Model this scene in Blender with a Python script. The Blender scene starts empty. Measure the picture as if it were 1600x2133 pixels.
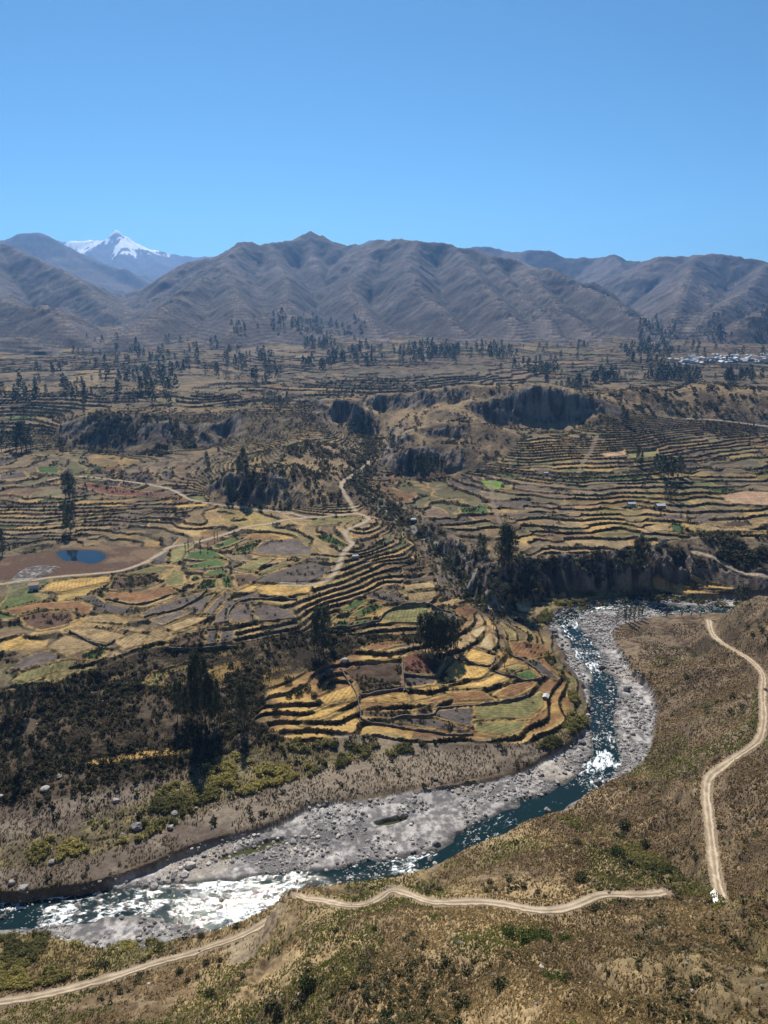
import bpy, math, time
import numpy as np
T0 = time.time()
QUICK = False
S = bpy.context.scene
COL = S.collection
# ------------------------------------------------------------------ camera, sky, sun, exposure
CAMZ = 230.0
PITCH = math.radians(15.5)
F = 1604.0
cam_d = bpy.data.cameras.new('camera')
cam_d.sensor_fit = 'VERTICAL'; cam_d.sensor_height = 24.0
cam_d.lens = 24.0 * F / 2133.0
cam_d.clip_start = 1.0; cam_d.clip_end = 60000.0
cam = bpy.data.objects.new('camera', cam_d); COL.objects.link(cam)
cam.location = (0, 0, CAMZ); cam.rotation_euler = (math.pi/2 - PITCH, 0, 0)
S.camera = cam
SUN_EL, SUN_AZ = math.radians(45.5), math.radians(-12.0)      # azimuth measured from +Y, negative to the left
w = bpy.data.worlds.new('World'); S.world = w; w.use_nodes = True
nt = w.node_tree; bg = nt.nodes['Background']
sky = nt.nodes.new('ShaderNodeTexSky'); sky.sky_type = 'NISHITA'; sky.sun_disc = False
sky.sun_elevation = SUN_EL; sky.sun_rotation = SUN_AZ
sky.altitude = 3500.0; sky.air_density = 1.0; sky.dust_density = 0.06; sky.ozone_density = 3.0
tn = nt.nodes.new('ShaderNodeVectorMath'); tn.operation = 'MULTIPLY'; tn.inputs[1].default_value = (.66, 1.10, 1.20)     # thin, dry mountain air
nt.links.new(sky.outputs[0], tn.inputs[0]); nt.links.new(tn.outputs[0], bg.inputs['Color']); bg.inputs['Strength'].default_value = 0.058
sd = bpy.data.lights.new('sun', 'SUN'); sd.energy = 5.0; sd.angle = math.radians(0.5); sd.color = (1.0, 0.94, 0.84)
sun = bpy.data.objects.new('sun', sd); COL.objects.link(sun)
sun.rotation_euler = (math.pi/2 - SUN_EL, 0, math.pi - SUN_AZ)
sun.location = (-200, 900, 900)
S.view_settings.view_transform = 'Standard'; S.view_settings.look = 'None'
S.view_settings.gamma = 1.0; S.view_settings.exposure = 0.6
try:
    S.cycles.max_bounces = 5; S.cycles.diffuse_bounces = 2; S.cycles.glossy_bounces = 2
    S.cycles.transmission_bounces = 2; S.cycles.volume_bounces = 0; S.cycles.transparent_max_bounces = 6
    S.cycles.use_denoising = True
except Exception: pass

# ------------------------------------------------------------------ numeric helpers
f4 = np.float32
def hash2(ix, iy, seed=0):
    ix = ix.astype(np.int64); iy = iy.astype(np.int64)
    n = (ix*374761393 + iy*668265263 + seed*1442695041) & 0xffffffff
    n = ((n ^ (n >> 13)) * 1274126177) & 0xffffffff
    n = n ^ (n >> 16)
    return (n & 0xffffff).astype(f4) / f4(0xffffff)
def vnoise(x, y, seed=0):
    ix = np.floor(x); iy = np.floor(y); fx = (x-ix).astype(f4); fy = (y-iy).astype(f4)
    ux = fx*fx*fx*(fx*(fx*6-15)+10); uy = fy*fy*fy*(fy*(fy*6-15)+10)
    a = hash2(ix, iy, seed); b = hash2(ix+1, iy, seed); c = hash2(ix, iy+1, seed); d = hash2(ix+1, iy+1, seed)
    return (a + (b-a)*ux + (c-a)*uy + (a-b-c+d)*ux*uy)*2-1
def fbm(x, y, scale, octs=4, seed=0, gain=0.5, ridged=False):
    s = 0; a = 1.0; t = 0; px, py = x/scale, y/scale
    for o in range(octs):
        n = vnoise(px, py, seed+o*17)
        if ridged: n = 1 - 2*np.abs(n)
        s = s + a*n; t += a; a *= gain
        px, py = (px*0.8 - py*0.6)*2.03 + 11.3, (px*0.6 + py*0.8)*2.03 + 5.7
    return s/t
def sstep(a, b, v):
    t = np.clip((v-a)/(b-a), 0, 1); return t*t*(3-2*t)
def lerp(a, b, t): return a + (b-a)*t
def ray(px, py):
    dx = (px-800.0)/F; dv = (py-1066.5)/F
    return np.array([dx, math.cos(PITCH) - dv*math.sin(PITCH), -math.sin(PITCH) - dv*math.cos(PITCH)])
def PZ(px, py, z):
    r = ray(px, py); t = (z-CAMZ)/r[2]; return (r[0]*t, r[1]*t, z)
def PD(px, py, d):
    r = ray(px, py); t = d/r[1]; return (r[0]*t, d, CAMZ + r[2]*t)
def dens(pts, step):
    out = []
    for a, b in zip(pts[:-1], pts[1:]):
        a = np.array(a); b = np.array(b); n = max(1, int(np.hypot(*(b-a)[:2])/step))
        for i in range(n): out.append(a + (b-a)*i/n)
    out.append(np.array(pts[-1])); return np.array(out)
def seg_dist(x, y, P, attrs=None):
    """distance to polyline P (n,2+); returns dist, nearest attribute columns, signed side"""
    P = np.asarray(P, float); best = np.full(x.shape, 1e9); A = None
    nat = P.shape[1]-2; at = [np.zeros(x.shape) for _ in range(nat)]; side = np.zeros(x.shape); along = np.zeros(x.shape); L = 0
    for a, b in zip(P[:-1], P[1:]):
        dx, dy = b[0]-a[0], b[1]-a[1]; l2 = dx*dx+dy*dy+1e-9; l = math.sqrt(l2)
        t = np.clip(((x-a[0])*dx + (y-a[1])*dy)/l2, 0, 1)
        d = np.hypot(x-a[0]-t*dx, y-a[1]-t*dy); m = d < best
        best = np.where(m, d, best)
        for k in range(nat): at[k] = np.where(m, a[2+k] + t*(b[2+k]-a[2+k]), at[k])
        side = np.where(m, np.sign(dx*(y-a[1]) - dy*(x-a[0])), side); along = np.where(m, L+t*l, along); L += l
    return best, at, side, along
def inpoly(x, y, P):
    P = np.asarray(P, float)[:, :2]; c = np.zeros(x.shape, bool); n = len(P)
    for i in range(n):
        x1, y1 = P[i]; x2, y2 = P[(i+1) % n]
        if y1 == y2: continue
        m = ((y1 > y) != (y2 > y)) & (x < (x2-x1)*(y-y1)/(y2-y1) + x1); c ^= m
    return c
def polysd(x, y, P):
    """signed distance, positive inside; only near the polygon's box is exact"""
    P = np.asarray(P, float)[:, :2]
    d = seg_dist(x, y, np.vstack([P, P[:1]]))[0]
    return np.where(inpoly(x, y, P), d, -d)
def smooth_poly(P, it=2):
    P = np.asarray(P, float)
    for _ in range(it):
        Q = np.roll(P, -1, 0); P = np.stack([P*.75+Q*.25, P*.25+Q*.75], 1).reshape(-1, P.shape[1])
    return P
def smooth_line(P, it=2):
    P = np.asarray(P, float)
    for _ in range(it):
        a, b = P[:-1], P[1:]; M = np.stack([a*.75+b*.25, a*.25+b*.75], 1).reshape(-1, P.shape[1])
        P = np.vstack([P[:1], M, P[-1:]])
    return P

# ------------------------------------------------------------------ river, banks (pixel, pixel, half width in m)
RIVER_PX = [(1900,1290,9),(1700,1282,9),(1560,1272,8),(1450,1272,8),(1380,1268,10),(1300,1263,10),(1230,1267,9),(1180,1285,9),(1188,1312,8),(1215,1345,8),
 (1235,1385,9),(1262,1420,10),(1258,1460,9),(1250,1500,8),(1262,1550,9),(1256,1590,10),(1235,1622,9),(1180,1660,10),(1100,1695,10),(1000,1742,8),
 (940,1778,7),(870,1800,6),(780,1818,6),(700,1832,7.5),(625,1850,10),(560,1872,15),(480,1884,17),(400,1882,13),(300,1876,11),(200,1884,10),(100,1897,9),(0,1908,9),(-200,1930,11),(-500,1950,13)]
n_r = len(RIVER_PX)
RIV = []
for i, (a, b, hw) in enumerate(RIVER_PX):
    z = 4.6*(1-i/(n_r-1)); p = PZ(a, b, z); RIV.append((p[0], p[1], z, hw*.72))
RIV = smooth_line(RIV, 1)
def zpoly(pts, z): return smooth_poly([PZ(a, b, z)[:2] for a, b in pts], 1)
BED = zpoly([(2000,1250),(1700,1250),(1500,1256),(1430,1255),(1350,1252),(1260,1257),(1190,1268),(1150,1285),(1140,1305),(1158,1350),(1190,1400),(1215,1440),(1226,1500),(1212,1535),
 (1170,1572),(1120,1602),(1050,1628),(960,1642),(880,1650),(800,1668),(700,1676),(650,1682),(600,1716),(540,1738),(450,1755),(370,1780),(300,1815),(180,1852),(80,1862),(0,1870),(-300,1885),(-600,1890),
 (-600,2000),(-300,1985),(0,1950),(130,1965),(220,1990),(330,1965),(450,1943),(560,1905),(615,1866),(700,1846),(800,1830),(900,1806),(980,1775),(1060,1735),(1110,1712),(1200,1682),(1275,1640),
 (1335,1600),(1362,1540),(1372,1480),(1332,1420),(1300,1380),(1272,1330),(1290,1300),(1400,1290),(1500,1292),(1700,1310),(2000,1320)], 2.5)
POOL = zpoly([(455,1787),(520,1765),(575,1748),(598,1748),(585,1760),(540,1775),(490,1785),(465,1792)], 1.4)
POOL2 = zpoly([(775,1718),(800,1712),(850,1700),(848,1710),(800,1722)], 1.6)

# ------------------------------------------------------------------ the valley's break lines: (px, py, z) or (px, py, 'd', distance)
BL = [
 # north bank of the bed: foot of the cut bank just outside the bed
 [(-300,1868,4),(0,1853,4.5),(80,1845,4.5),(180,1835,5),(300,1798,5),(370,1762,5),(450,1738,5),(540,1720,5),(600,1698,5),(650,1668,5),(700,1660,4.5),(800,1652,4.5),(880,1635,4.5),(960,1625,4.5),(1050,1610,5),(1120,1585,5),(1170,1555,5.5),(1208,1520,6),(1205,1440,7),(1180,1400,7.5),(1145,1350,8),(1128,1305,7.5),(1140,1278,7),(1190,1255,7),(1260,1245,7),(1350,1240,7),(1430,1242,8),(1500,1243,8),(1600,1246,8),(1900,1240,9)],
 [(-300,1750,7),(0,1740,7),(200,1700,7),(400,1640,7.5),(560,1590,8),(700,1565,8),(900,1560,8),(1060,1560,8),(1150,1525,9)],
 [(-300,1640,13),(0,1640,12),(200,1610,12),(330,1560,13),(450,1525,14),(560,1500,14),(650,1500,13),(740,1520,12)],
 [(-300,1560,19),(0,1545,19),(150,1500,21),(300,1460,22),(380,1420,22),(500,1400,21),(620,1410,18),(700,1440,15)],
 [(-300,1470,29),(-100,1450,29),(0,1440,29),(100,1424,29.5),(200,1398,30),(300,1354,30.5),(350,1338,31),(400,1334,30),(470,1333,28.5),(540,1323,27.5),(620,1310,27),(700,1303,24)],
 [(-300,1500,25),(0,1470,25),(100,1452,25),(200,1424,25.5),(350,1362,26.5),(450,1360,25),(560,1352,23.5),(640,1350,21)],
 # peninsula fields
 [(760,1520,10),(900,1540,10),(1000,1545,10),(1090,1540,9.5),(1130,1510,10),(1180,1500,9)],
 [(700,1440,14.5),(800,1450,14),(900,1450,13.5),(1000,1450,12.5),(1100,1430,12),(1150,1400,12)],
 [(720,1370,17),(850,1380,16),(950,1370,15.5),(1040,1370,14),(1100,1360,13),(1160,1400,11)],
 [(700,1325,20),(800,1330,18.5),(880,1330,18),(960,1320,17),(1040,1300,14),(1100,1320,12)],
 [(690,1300,22.5),(800,1305,21.5),(890,1298,21),(960,1290,19),(1010,1275,15)],
 [(700,1270,26),(800,1265,24.5),(890,1265,24),(960,1265,19)],
 [(700,1220,33),(800,1215,28.5),(900,1220,27),(945,1225,22)],
 [(710,1180,37),(800,1175,32.5),(880,1180,31.5),(915,1180,27)],
 [(740,1140,41),(800,1130,38),(860,1135,35),(885,1140,30)],
 [(755,1090,43.5),(790,1080,42),(825,1095,39)],
 # ravine floor
 [(1100,1296,5),(1050,1285,6.5),(1000,1262,9),(985,1245,10.5),(965,1215,14),(947,1185,18),(920,1155,23),(880,1122,29),(840,1092,35),(800,1062,38),(768,1035,41),(742,1012,43),(757,985,45),(772,950,47),(778,925,49),(760,905,51),(728,892,54),(690,872,60),(665,855,66),(655,835,71)],
 # east lip of the ravine
 [(1045,1262,9),(1035,1235,20),(1020,1215,27),(1000,1180,30),(975,1150,32),(940,1125,34),(900,1098,38),(860,1075,41),(820,1045,44),(790,1015,43),(790,980,46)],
 # bluff on the far bank: base and top
 [(1062,1262,8.5),(1100,1248,9),(1150,1238,9),(1200,1230,9),(1260,1222,10),(1330,1214,12),(1400,1202,16),(1460,1190,20),(1600,1190,22),(1900,1180,24)],
 [(1050,1175,33.5),(1090,1168,33),(1130,1163,31),(1180,1162,31),(1240,1160,31),(1300,1153,32.5),(1360,1143,34),(1420,1128,36),(1450,1114,38.5),(1520,1112,39),(1600,1112,39),(1900,1110,40)],
 [(1060,1130,36.5),(1200,1130,34.5),(1320,1125,36),(1400,1105,38.5)],
 [(900,1085,40),(1000,1100,38.5),(1100,1100,38.5),(1200,1100,38.5),(1300,1100,38.5),(1400,1085,40),(1500,1080,40.5),(1600,1085,40),(1900,1085,40)],
 [(830,1040,42.5),(900,1050,41),(1000,1050,42.5),(1200,1050,44),(1400,1050,43),(1600,1050,43),(1900,1050,43)],
 [(820,1000,42.5),(900,1002,41.5),(1000,1000,46),(1200,1000,50.6),(1400,1000,49),(1600,1000,48),(1900,1000,48)],
 [(1000,960,57),(1100,960,57),(1200,950,58),(1400,950,56),(1600,950,53),(1900,950,52)],
 [(1040,925,67),(1100,920,68),(1200,910,71),(1300,900,71),(1450,900,66),(1600,900,62),(1900,900,62)],
 # foot and crest of the big cliff
 [(690,862,68),(700,882,60),(740,900,54),(785,908,51),(800,912,52),(830,890,66),(860,870,77),(900,850,88)],
 [(660,828,88),(700,828,93),(740,835,93),(790,822,97),(830,816,101),(880,812,106),(930,806,111),(970,802,115),(1060,803,116),(1110,810,115),(1150,817,112),(1200,826,107),(1240,829,104)],
 [(1030,888,68),(1060,878,75),(1110,872,77.5),(1160,868,81),(1200,868,82),(1235,860,87)],
 [(1035,862,84),(1015,835,98),(1005,812,110)],
 [(985,870,84),(940,874,84),(900,885,82)],
 [(795,858,74),(850,850,81),(900,846,87),(950,840,93),(985,836,99)],
 # two dark mounds in front of it
 [(1025,890,80),(1000,884,84),(960,886,84),(920,882,86),(880,890,83),(850,905,77)],
 [(1028,950,58),(1000,932,64),(950,914,70),(900,914,70.5),(850,922,69),(835,935,66)],
 [(1020,962,53),(1000,948,60),(960,928,69),(900,926,70),(850,934,68),(830,945,62)],
 [(1010,980,49),(940,988,43),(880,994,41),(840,988,42)],
 [(790,955,49),(812,930,58),(832,905,68)],
 # behind the crest
 ['w',(-60,1120,90),(60,1120,100),(180,1115,103),(280,1085,94)],['w',(-60,1180,78),(60,1190,80),(220,1190,80),(300,1170,80)],
 ['w',(-100,1320,74),(100,1330,73),(300,1330,73),(420,1300,74)],
 ['w',(-100,1500,80),(200,1500,78),(500,1480,76),(800,1480,78)],
 # hill right of the cliff
 [(1240,832,103),(1300,815,107),(1360,806,110),(1440,799,112),(1480,800,112),(1560,808,108),(1600,815,104),(1900,830,98)],
 [(1245,868,84),(1300,872,80),(1400,868,78),(1500,868,78),(1600,872,76),(1900,880,76)],
 ['w',(380,1200,92),(600,1200,90),(800,1200,88)],['w',(460,1300,76),(700,1310,76),(1000,1300,76)],
 # middle knoll
 [(480,1046,41.5),(540,1052,41),(600,1062,40.5),(660,1072,40.5),(720,1078,40.5)],
 [(430,1030,43),(445,1000,52),(470,988,61),(520,984,65),(580,982,67),(640,994,62),(690,1014,55),(735,1044,45.5)],
 [(490,970,60),(560,960,66),(590,945,70),(640,922,74),(690,938,64)],
 [(650,965,60),(700,985,54)],
 [(740,990,49),(750,950,53.5),(735,925,57),(710,905,61)],
 [(420,950,49),(500,950,50),(560,935,56)],
 [(405,925,50),(440,930,49),(470,915,52)],
 [(420,895,69),(450,882,72),(480,880,72),(500,895,66)],
 [(500,858,84),(560,852,86),(640,856,84),(660,870,77),(700,905,62)],
 [(480,850,70),(560,845,74),(640,848,72)],
 # big dark cliff, left
 [(130,925,50),(200,930,48),(250,940,46.5),(300,948,46),(360,945,47),(400,925,51)],
 [(135,905,57),(150,880,71),(180,868,79.5),(240,864,83),(300,868,82),(350,878,77),(390,890,66),(405,905,58)],
 [(180,850,74),(250,850,76),(300,850,75),(400,852,73)],
 # left plain and terraces
 [(-300,850,70),(0,850,70),(90,850,71)],[(-300,900,58),(0,900,58),(80,900,58)],[(-300,950,46),(0,950,51),(100,950,50)],
 [(-300,1000,47),(0,1000,47),(100,1000,46.5),(200,1000,46),(300,1000,46),(400,1010,46)],
 [(-300,1045,44),(0,1045,44),(100,1042,44.5),(200,1035,45),(300,1035,45.3),(380,1042,44)],
 [(-300,1090,38.5),(0,1090,38.5),(150,1085,39),(300,1080,40),(400,1080,39.5),(500,1080,39),(600,1085,39.5),(700,1090,40.5)],
 [(-300,1130,34.3),(0,1130,34.3),(100,1130,34.2),(230,1130,34.5),(330,1130,35.5),(420,1130,37),(500,1130,37.5),(600,1130,38),(700,1130,39.5)],
 [(-300,1190,34),(0,1190,34),(100,1190,34),(200,1190,34),(300,1190,34.3),(400,1190,35),(500,1190,35.5),(600,1190,36),(660,1200,36)],
 [(-300,1250,33.5),(0,1250,33.5),(150,1250,33.5),(300,1250,33.5),(450,1250,33.3),(600,1250,33),(650,1250,31)],
 [(-300,1320,31.8),(0,1320,31.8),(150,1310,32),(300,1300,32),(450,1300,31),(600,1285,30)],
 [(-300,1400,30),(0,1400,30),(100,1375,31)],
 # second level and beyond
 [(-300,800,76),(0,800,76),(150,800,75),(300,800,75),(420,810,74),(520,815,72),(600,815,74)],
 [(-300,770,82),(0,770,84),(150,770,80),(300,770,78),(500,780,78),(700,780,85),(850,780,88),(1000,780,88)],
 [(0,745,100),(160,742,98)],[(200,745,80),(350,750,83),(500,740,93),(700,740,90),(900,740,86),(1100,740,80),(1300,740,76),(1500,740,74),(1800,740,74)],
 [(1100,768,80),(1300,768,79),(1500,768,78),(1800,768,78)],
 # right of the river: valley side under the road
 [(1290,1320,7),(1330,1400,8),(1385,1480,9),(1378,1540,9),(1350,1600,8),(1290,1642,6.5),(1220,1680,6)],
 [(1400,1300,9),(1480,1288,12),(1440,1340,15),(1450,1400,18),(1450,1500,19),(1420,1600,19),(1380,1660,20),(1330,1690,16)],
 [(1475,1293,25),(1500,1335,27),(1560,1375,30),(1592,1410,33),(1590,1470,36),(1590,1500,37),(1560,1560,38),(1500,1600,38),(1470,1625,38),(1472,1680,40),(1482,1750,44),(1490,1820,48),(1500,1875,52)],
 [(1485,1284,25),(1520,1283,34),(1560,1274,44),(1600,1262,53),(1700,1230,72)],
 [(1575,1330,38),(1620,1350,42),(1700,1340,56)],
 [(1620,1480,42),(1650,1500,48),(1800,1500,68)],
 [(1600,1600,50),(1600,1700,56),(1600,1790,64)],[(1800,1600,70),(1800,1750,84),(1800,1900,104)],[(1595,1880,68),(1640,1920,78)],
 # gully up from the river to the ford
 [(1185,1694,4),(1215,1690,6),(1250,1712,11),(1290,1740,16),(1340,1772,23),(1400,1812,33),(1450,1845,42),(1500,1878,51),(1545,1920,60),(1600,1985,76),(1700,2090,98)],
 # spur between the gully and the river; second road
 [(640,1860,8),(720,1850,7),(820,1836,7),(900,1812,7),(980,1782,8),(1060,1742,8),(1110,1720,8),(1170,1700,7)],
 [(850,1845,24),(930,1820,24),(1000,1800,26),(1080,1780,27),(1160,1760,27),(1220,1760,27)],
 [(980,1850,36),(1060,1845,38),(1150,1835,40),(1250,1830,41),(1330,1840,42)],
 [(620,1868,20),(660,1870,24),(720,1885,28),(780,1875,32),(830,1860,34),(900,1880,38),(990,1875,42),(1060,1885,45),(1130,1895,47),(1210,1885,48),(1280,1862,49),(1370,1858,50),(1440,1872,52),(1490,1882,52)],
 # the near slope climbing to the camera
 [(600,1905,22),(640,1920,30),(720,1930,38),(800,1940,44),(900,1940,50),(1000,1950,58),(1100,1950,61),(1200,1940,62),(1300,1920,61),(1400,1910,62),(1480,1935,64),(1530,1985,76)],
 [(585,1915,19),(570,1945,22),(555,1985,26),(520,2020,27),(480,2060,29),(440,2133,34)],
 [(575,1925,9),(535,1970,9),(500,2010,11),(440,2050,15),(380,2133,20)],
 [(600,1985,34),(700,1990,50),(800,2000,60),(1000,2010,70),(1100,2010,75),(1250,2000,79),(1400,1990,80),(1500,2020,88)],
 [(500,2133,44),(600,2133,66),(700,2133,80),(850,2133,90),(1000,2133,97),(1300,2133,107),(1600,2133,112),(1900,2133,140)],
 [(-300,2010,6),(0,2000,5.5),(200,2010,5.5),(340,1990,5),(450,1965,5),(560,1925,6)],
 [(-300,2110,8),(0,2085,7),(100,2072,6.5),(250,2028,6.5),(400,1985,6.5),(500,1955,6.5)],
 [(-300,2200,14),(0,2133,11),(150,2133,14),(300,2133,18)],
 ['w',(-200,90,80),(-60,70,112),(0,60,135),(60,60,140),(200,60,150),(400,100,160)],
 ['w',(-300,0,130),(-60,0,185),(0,0,200),(60,0,200),(300,0,220)],
 ['w',(500,300,120),(700,400,130),(600,500,80),(900,520,90),(900,600,45),(1300,700,60)],
 ['w',(-400,260,14),(-600,350,20),(-600,420,34),(-1000,500,50)],
 ['w',(-1200,900,60),(-1600,1400,90),(1400,1000,80),(1600,1500,90),(0,2400,95),(-900,2400,95),(900,2400,85),(1700,2400,85),(-1700,2400,110)],
 ['w',(-1700,3100,120),(0,3100,110),(1700,3100,100)],
]
ctrl = []
for L in BL:
    if L[0] == 'w': pts = [tuple(map(float, p)) for p in L[1:]]
    else: pts = [PD(p[0], p[1], p[3]) if p[2] == 'd' else PZ(*p) for p in L]
    avg = np.mean([p[1] for p in pts])
    ctrl.append(dens(pts, 14 if avg < 420 else 24 if avg < 900 else 40 if avg < 1300 else 160) if len(pts) > 1 else np.array(pts))
ctrl = np.vstack(ctrl)
# drop near duplicates
key = np.round(ctrl[:, :2]/3).astype(int); _, ui = np.unique(key, axis=0, return_index=True); ctrl = ctrl[np.sort(ui)]
cx, cy, cz = (ctrl[:, 0]/1000), (ctrl[:, 1]/1000), ctrl[:, 2]
D = np.hypot(cx[:, None]-cx, cy[:, None]-cy)
#STEEP
A = np.zeros((len(cx)+3,)*2); A[:len(cx), :len(cx)] = -D + np.eye(len(cx))*-0.0008
A[:len(cx), -3] = 1; A[:len(cx), -2] = cx; A[:len(cx), -1] = cy; A[-3:, :len(cx)] = A[:len(cx), -3:].T
wts = np.linalg.solve(A, np.concatenate([cz, [0, 0, 0]]))
print('control points', len(cx), time.time()-T0)
class Grid:
    def __init__(s, x0, y0, c, a): s.x0, s.y0, s.c, s.a = x0, y0, c, a
    def __call__(s, x, y):
        gx = np.clip((x-s.x0)/s.c, 1, s.a.shape[1]-3.001); gy = np.clip((y-s.y0)/s.c, 1, s.a.shape[0]-3.001)
        ix = gx.astype(int); iy = gy.astype(int); fx = gx-ix; fy = gy-iy
        def wt(f): # quadratic-ish b-spline (cubic)
            return ((1-f)**3/6, (3*f**3-6*f**2+4)/6, (-3*f**3+3*f**2+3*f+1)/6, f**3/6)
        wx, wy = wt(fx), wt(fy); r = 0
        for j in range(4):
            row = 0
            for i in range(4): row = row + wx[i]*s.a[iy+j-1, ix+i-1]
            r = r + wy[j]*row
        return r
def rbf_grid(x0, x1, y0, y1, c):
    gx = np.arange(x0, x1, c); gy = np.arange(y0, y1, c); X, Y = np.meshgrid(gx, gy); sh = X.shape
    X = (X.ravel()/1000).astype(f4); Y = (Y.ravel()/1000).astype(f4); out = np.zeros(len(X)); N = len(cx)
    w32 = wts[:N].astype(f4); c1 = cx.astype(f4); c2 = cy.astype(f4)
    for s in range(0, len(X), 40000):
        e = s+40000
        d = np.sqrt((X[s:e, None]-c1)**2 + (Y[s:e, None]-c2)**2)
        out[s:e] = -(d @ w32) + wts[N] + wts[N+1]*X[s:e] + wts[N+2]*Y[s:e]
    return Grid(x0, y0, c, out.reshape(sh))
VN = rbf_grid(-620, 760, -20, 1240, 3.5)
VF = rbf_grid(-1900, 1900, -100, 3200, 16.0)
print('valley grid', time.time()-T0)
def valley(x, y):
    a = VF(x, y); 
    b = VN(x, y); m = np.minimum(np.minimum(x+600, 740-x), 1220-y)
    return lerp(a, b, sstep(0, 60, m))

# ------------------------------------------------------------------ mountains: ridge skeletons, then stream erosion
RID = [
 [(430,548,4300),(460,530,4300),(480,517,4300),(505,503,4300),(520,501,4300),(540,506,4350),(560,502,4400),(610,496,4500),(628,487,4600),(645,483,4620),(668,487,4600),(700,503,4600),(740,512,4500),(765,508,4300),(790,501,4200),(815,497,4100),(870,500,4000),(930,505,4000),(1000,520,3900),(1080,540,3800),(1150,560,3600),(1210,590,3400),(1280,625,3100),(1340,668,2800),(1385,700,2550)],
 [(515,503,4300),(470,540,3900),(430,575,3500),(380,610,3100),(330,650,2700),(260,690,2300),(190,715,2150)],
 [(470,540,3900),(480,590,3300),(500,640,2800),(480,690,2300)],
 [(560,502,4400),(575,545,4000),(600,590,3500),(590,640,2900),(640,690,2450)],
 [(645,484,4600),(650,530,4300),(672,575,3900),(685,615,3500)],
 [(795,500,4200),(755,550,3800),(725,600,3400),(760,650,2950),(800,705,2500)],
 [(870,502,4000),(850,545,3650),(870,600,3200),(930,650,2850),(980,705,2500)],
 [(950,508,3950),(985,560,3500),(1030,610,3100),(1070,660,2800),(1090,710,2480)],
 [(1080,540,3800),(1120,590,3350),(1180,645,2900),(1260,705,2500)],
 [(1010,525,3900),(1060,580,3450),(1120,640,3000),(1170,700,2520)],
 [(290,605,5400),(320,590,5200),(350,572,5000),(390,558,4900),(420,560,4700)],
 [(-300,470,4900),(-100,488,4700),(0,500,4500),(60,528,4200),(130,560,4000),(190,600,3700),(225,640,3400)],
 [(0,500,4500),(-60,570,3700),(-60,620,3100),(60,632,2700),(110,636,2600),(150,690,2300)],
 [(-60,620,3100),(-120,670,2500),(0,700,2200),(50,690,2150),(90,720,2000)],
 [(1340,545,5000),(1380,533,4800),(1450,529,4800),(1530,532,4700),(1600,547,4600),(1700,575,4500),(1900,590,4200)],
 [(1450,529,4800),(1430,580,4000),(1410,630,3300),(1400,680,2750)],
 [(1600,547,4600),(1560,600,3800),(1480,645,3100),(1430,690,2700)],
 [(1900,600,3200),(1700,625,2900),(1600,640,2750),(1540,665,2600)],
]
FAR = [
 [(-200,510,9000),(-60,500,8600),(20,498,8200),(45,485,8000),(70,481,8000),(92,483,8000),(115,499,8000),(145,512,8000),(200,545,7800),(260,560,7600),(300,585,7400)],
 [(100,520,13500),(135,503,14000),(150,500,14000),(200,499,14000),(232,497,14000),(240,487,14000),(245,482,14000),(250,486,14000),(260,489,14000),(275,501,14000),(320,519,14000),(380,533,14000),(410,533,13500),(470,533,13000),(560,540,12500)],
 [(250,486,14000),(255,530,12600),(240,560,11500)],[(200,499,14000),(190,530,12800)],[(300,515,14000),(330,545,12500),(300,570,11000)],
 [(700,515,9500),(750,506,9000),(775,497,9000),(795,498,9000),(820,506,9000)],
 [(960,518,6800),(980,512,6600),(1010,510,6500),(1060,521,6400),(1085,527,6400),(1100,521,6300),(1140,521,6300),(1180,534,6200),(1250,536,6200),(1265,534,6000),(1278,527,6000),(1292,534,6000),(1340,542,5800),(1380,548,5800),(1500,552,5800)],
 [(1060,521,6400),(1120,560,5600),(1160,590,5000)],[(1278,528,6000),(1300,570,5300),(1330,610,4600)],
 [(120,500,13900),(-100,510,14200),(-400,505,14500)],
]
def ridge_field(X, Y, lines, s1, curve):
    best = np.full(X.shape, -1e9); drop = np.zeros(X.shape)
    for L in lines:
        P = [PD(*p) for p in L]
        for a, b in zip(P[:-1], P[1:]):
            dx, dy = b[0]-a[0], b[1]-a[1]; l2 = dx*dx+dy*dy
            t = np.clip(((X-a[0])*dx+(Y-a[1])*dy)/l2, 0, 1)
            d = np.hypot(X-a[0]-t*dx, Y-a[1]-t*dy); zr = a[2]+t*(b[2]-a[2])
            dr_ = s1*curve*(1-np.exp(-d/curve)) + 0.13*d; m = zr - dr_ > best; best = np.where(m, zr-dr_, best); drop = np.where(m, dr_, drop)
    return best, drop
def blur(a, n=1):
    for _ in range(n):
        p = np.pad(a, 1, mode='edge'); a = (p[:-2,1:-1]+p[2:,1:-1]+p[1:-1,:-2]+p[1:-1,2:]+4*p[1:-1,1:-1])/8
    return a
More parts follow.
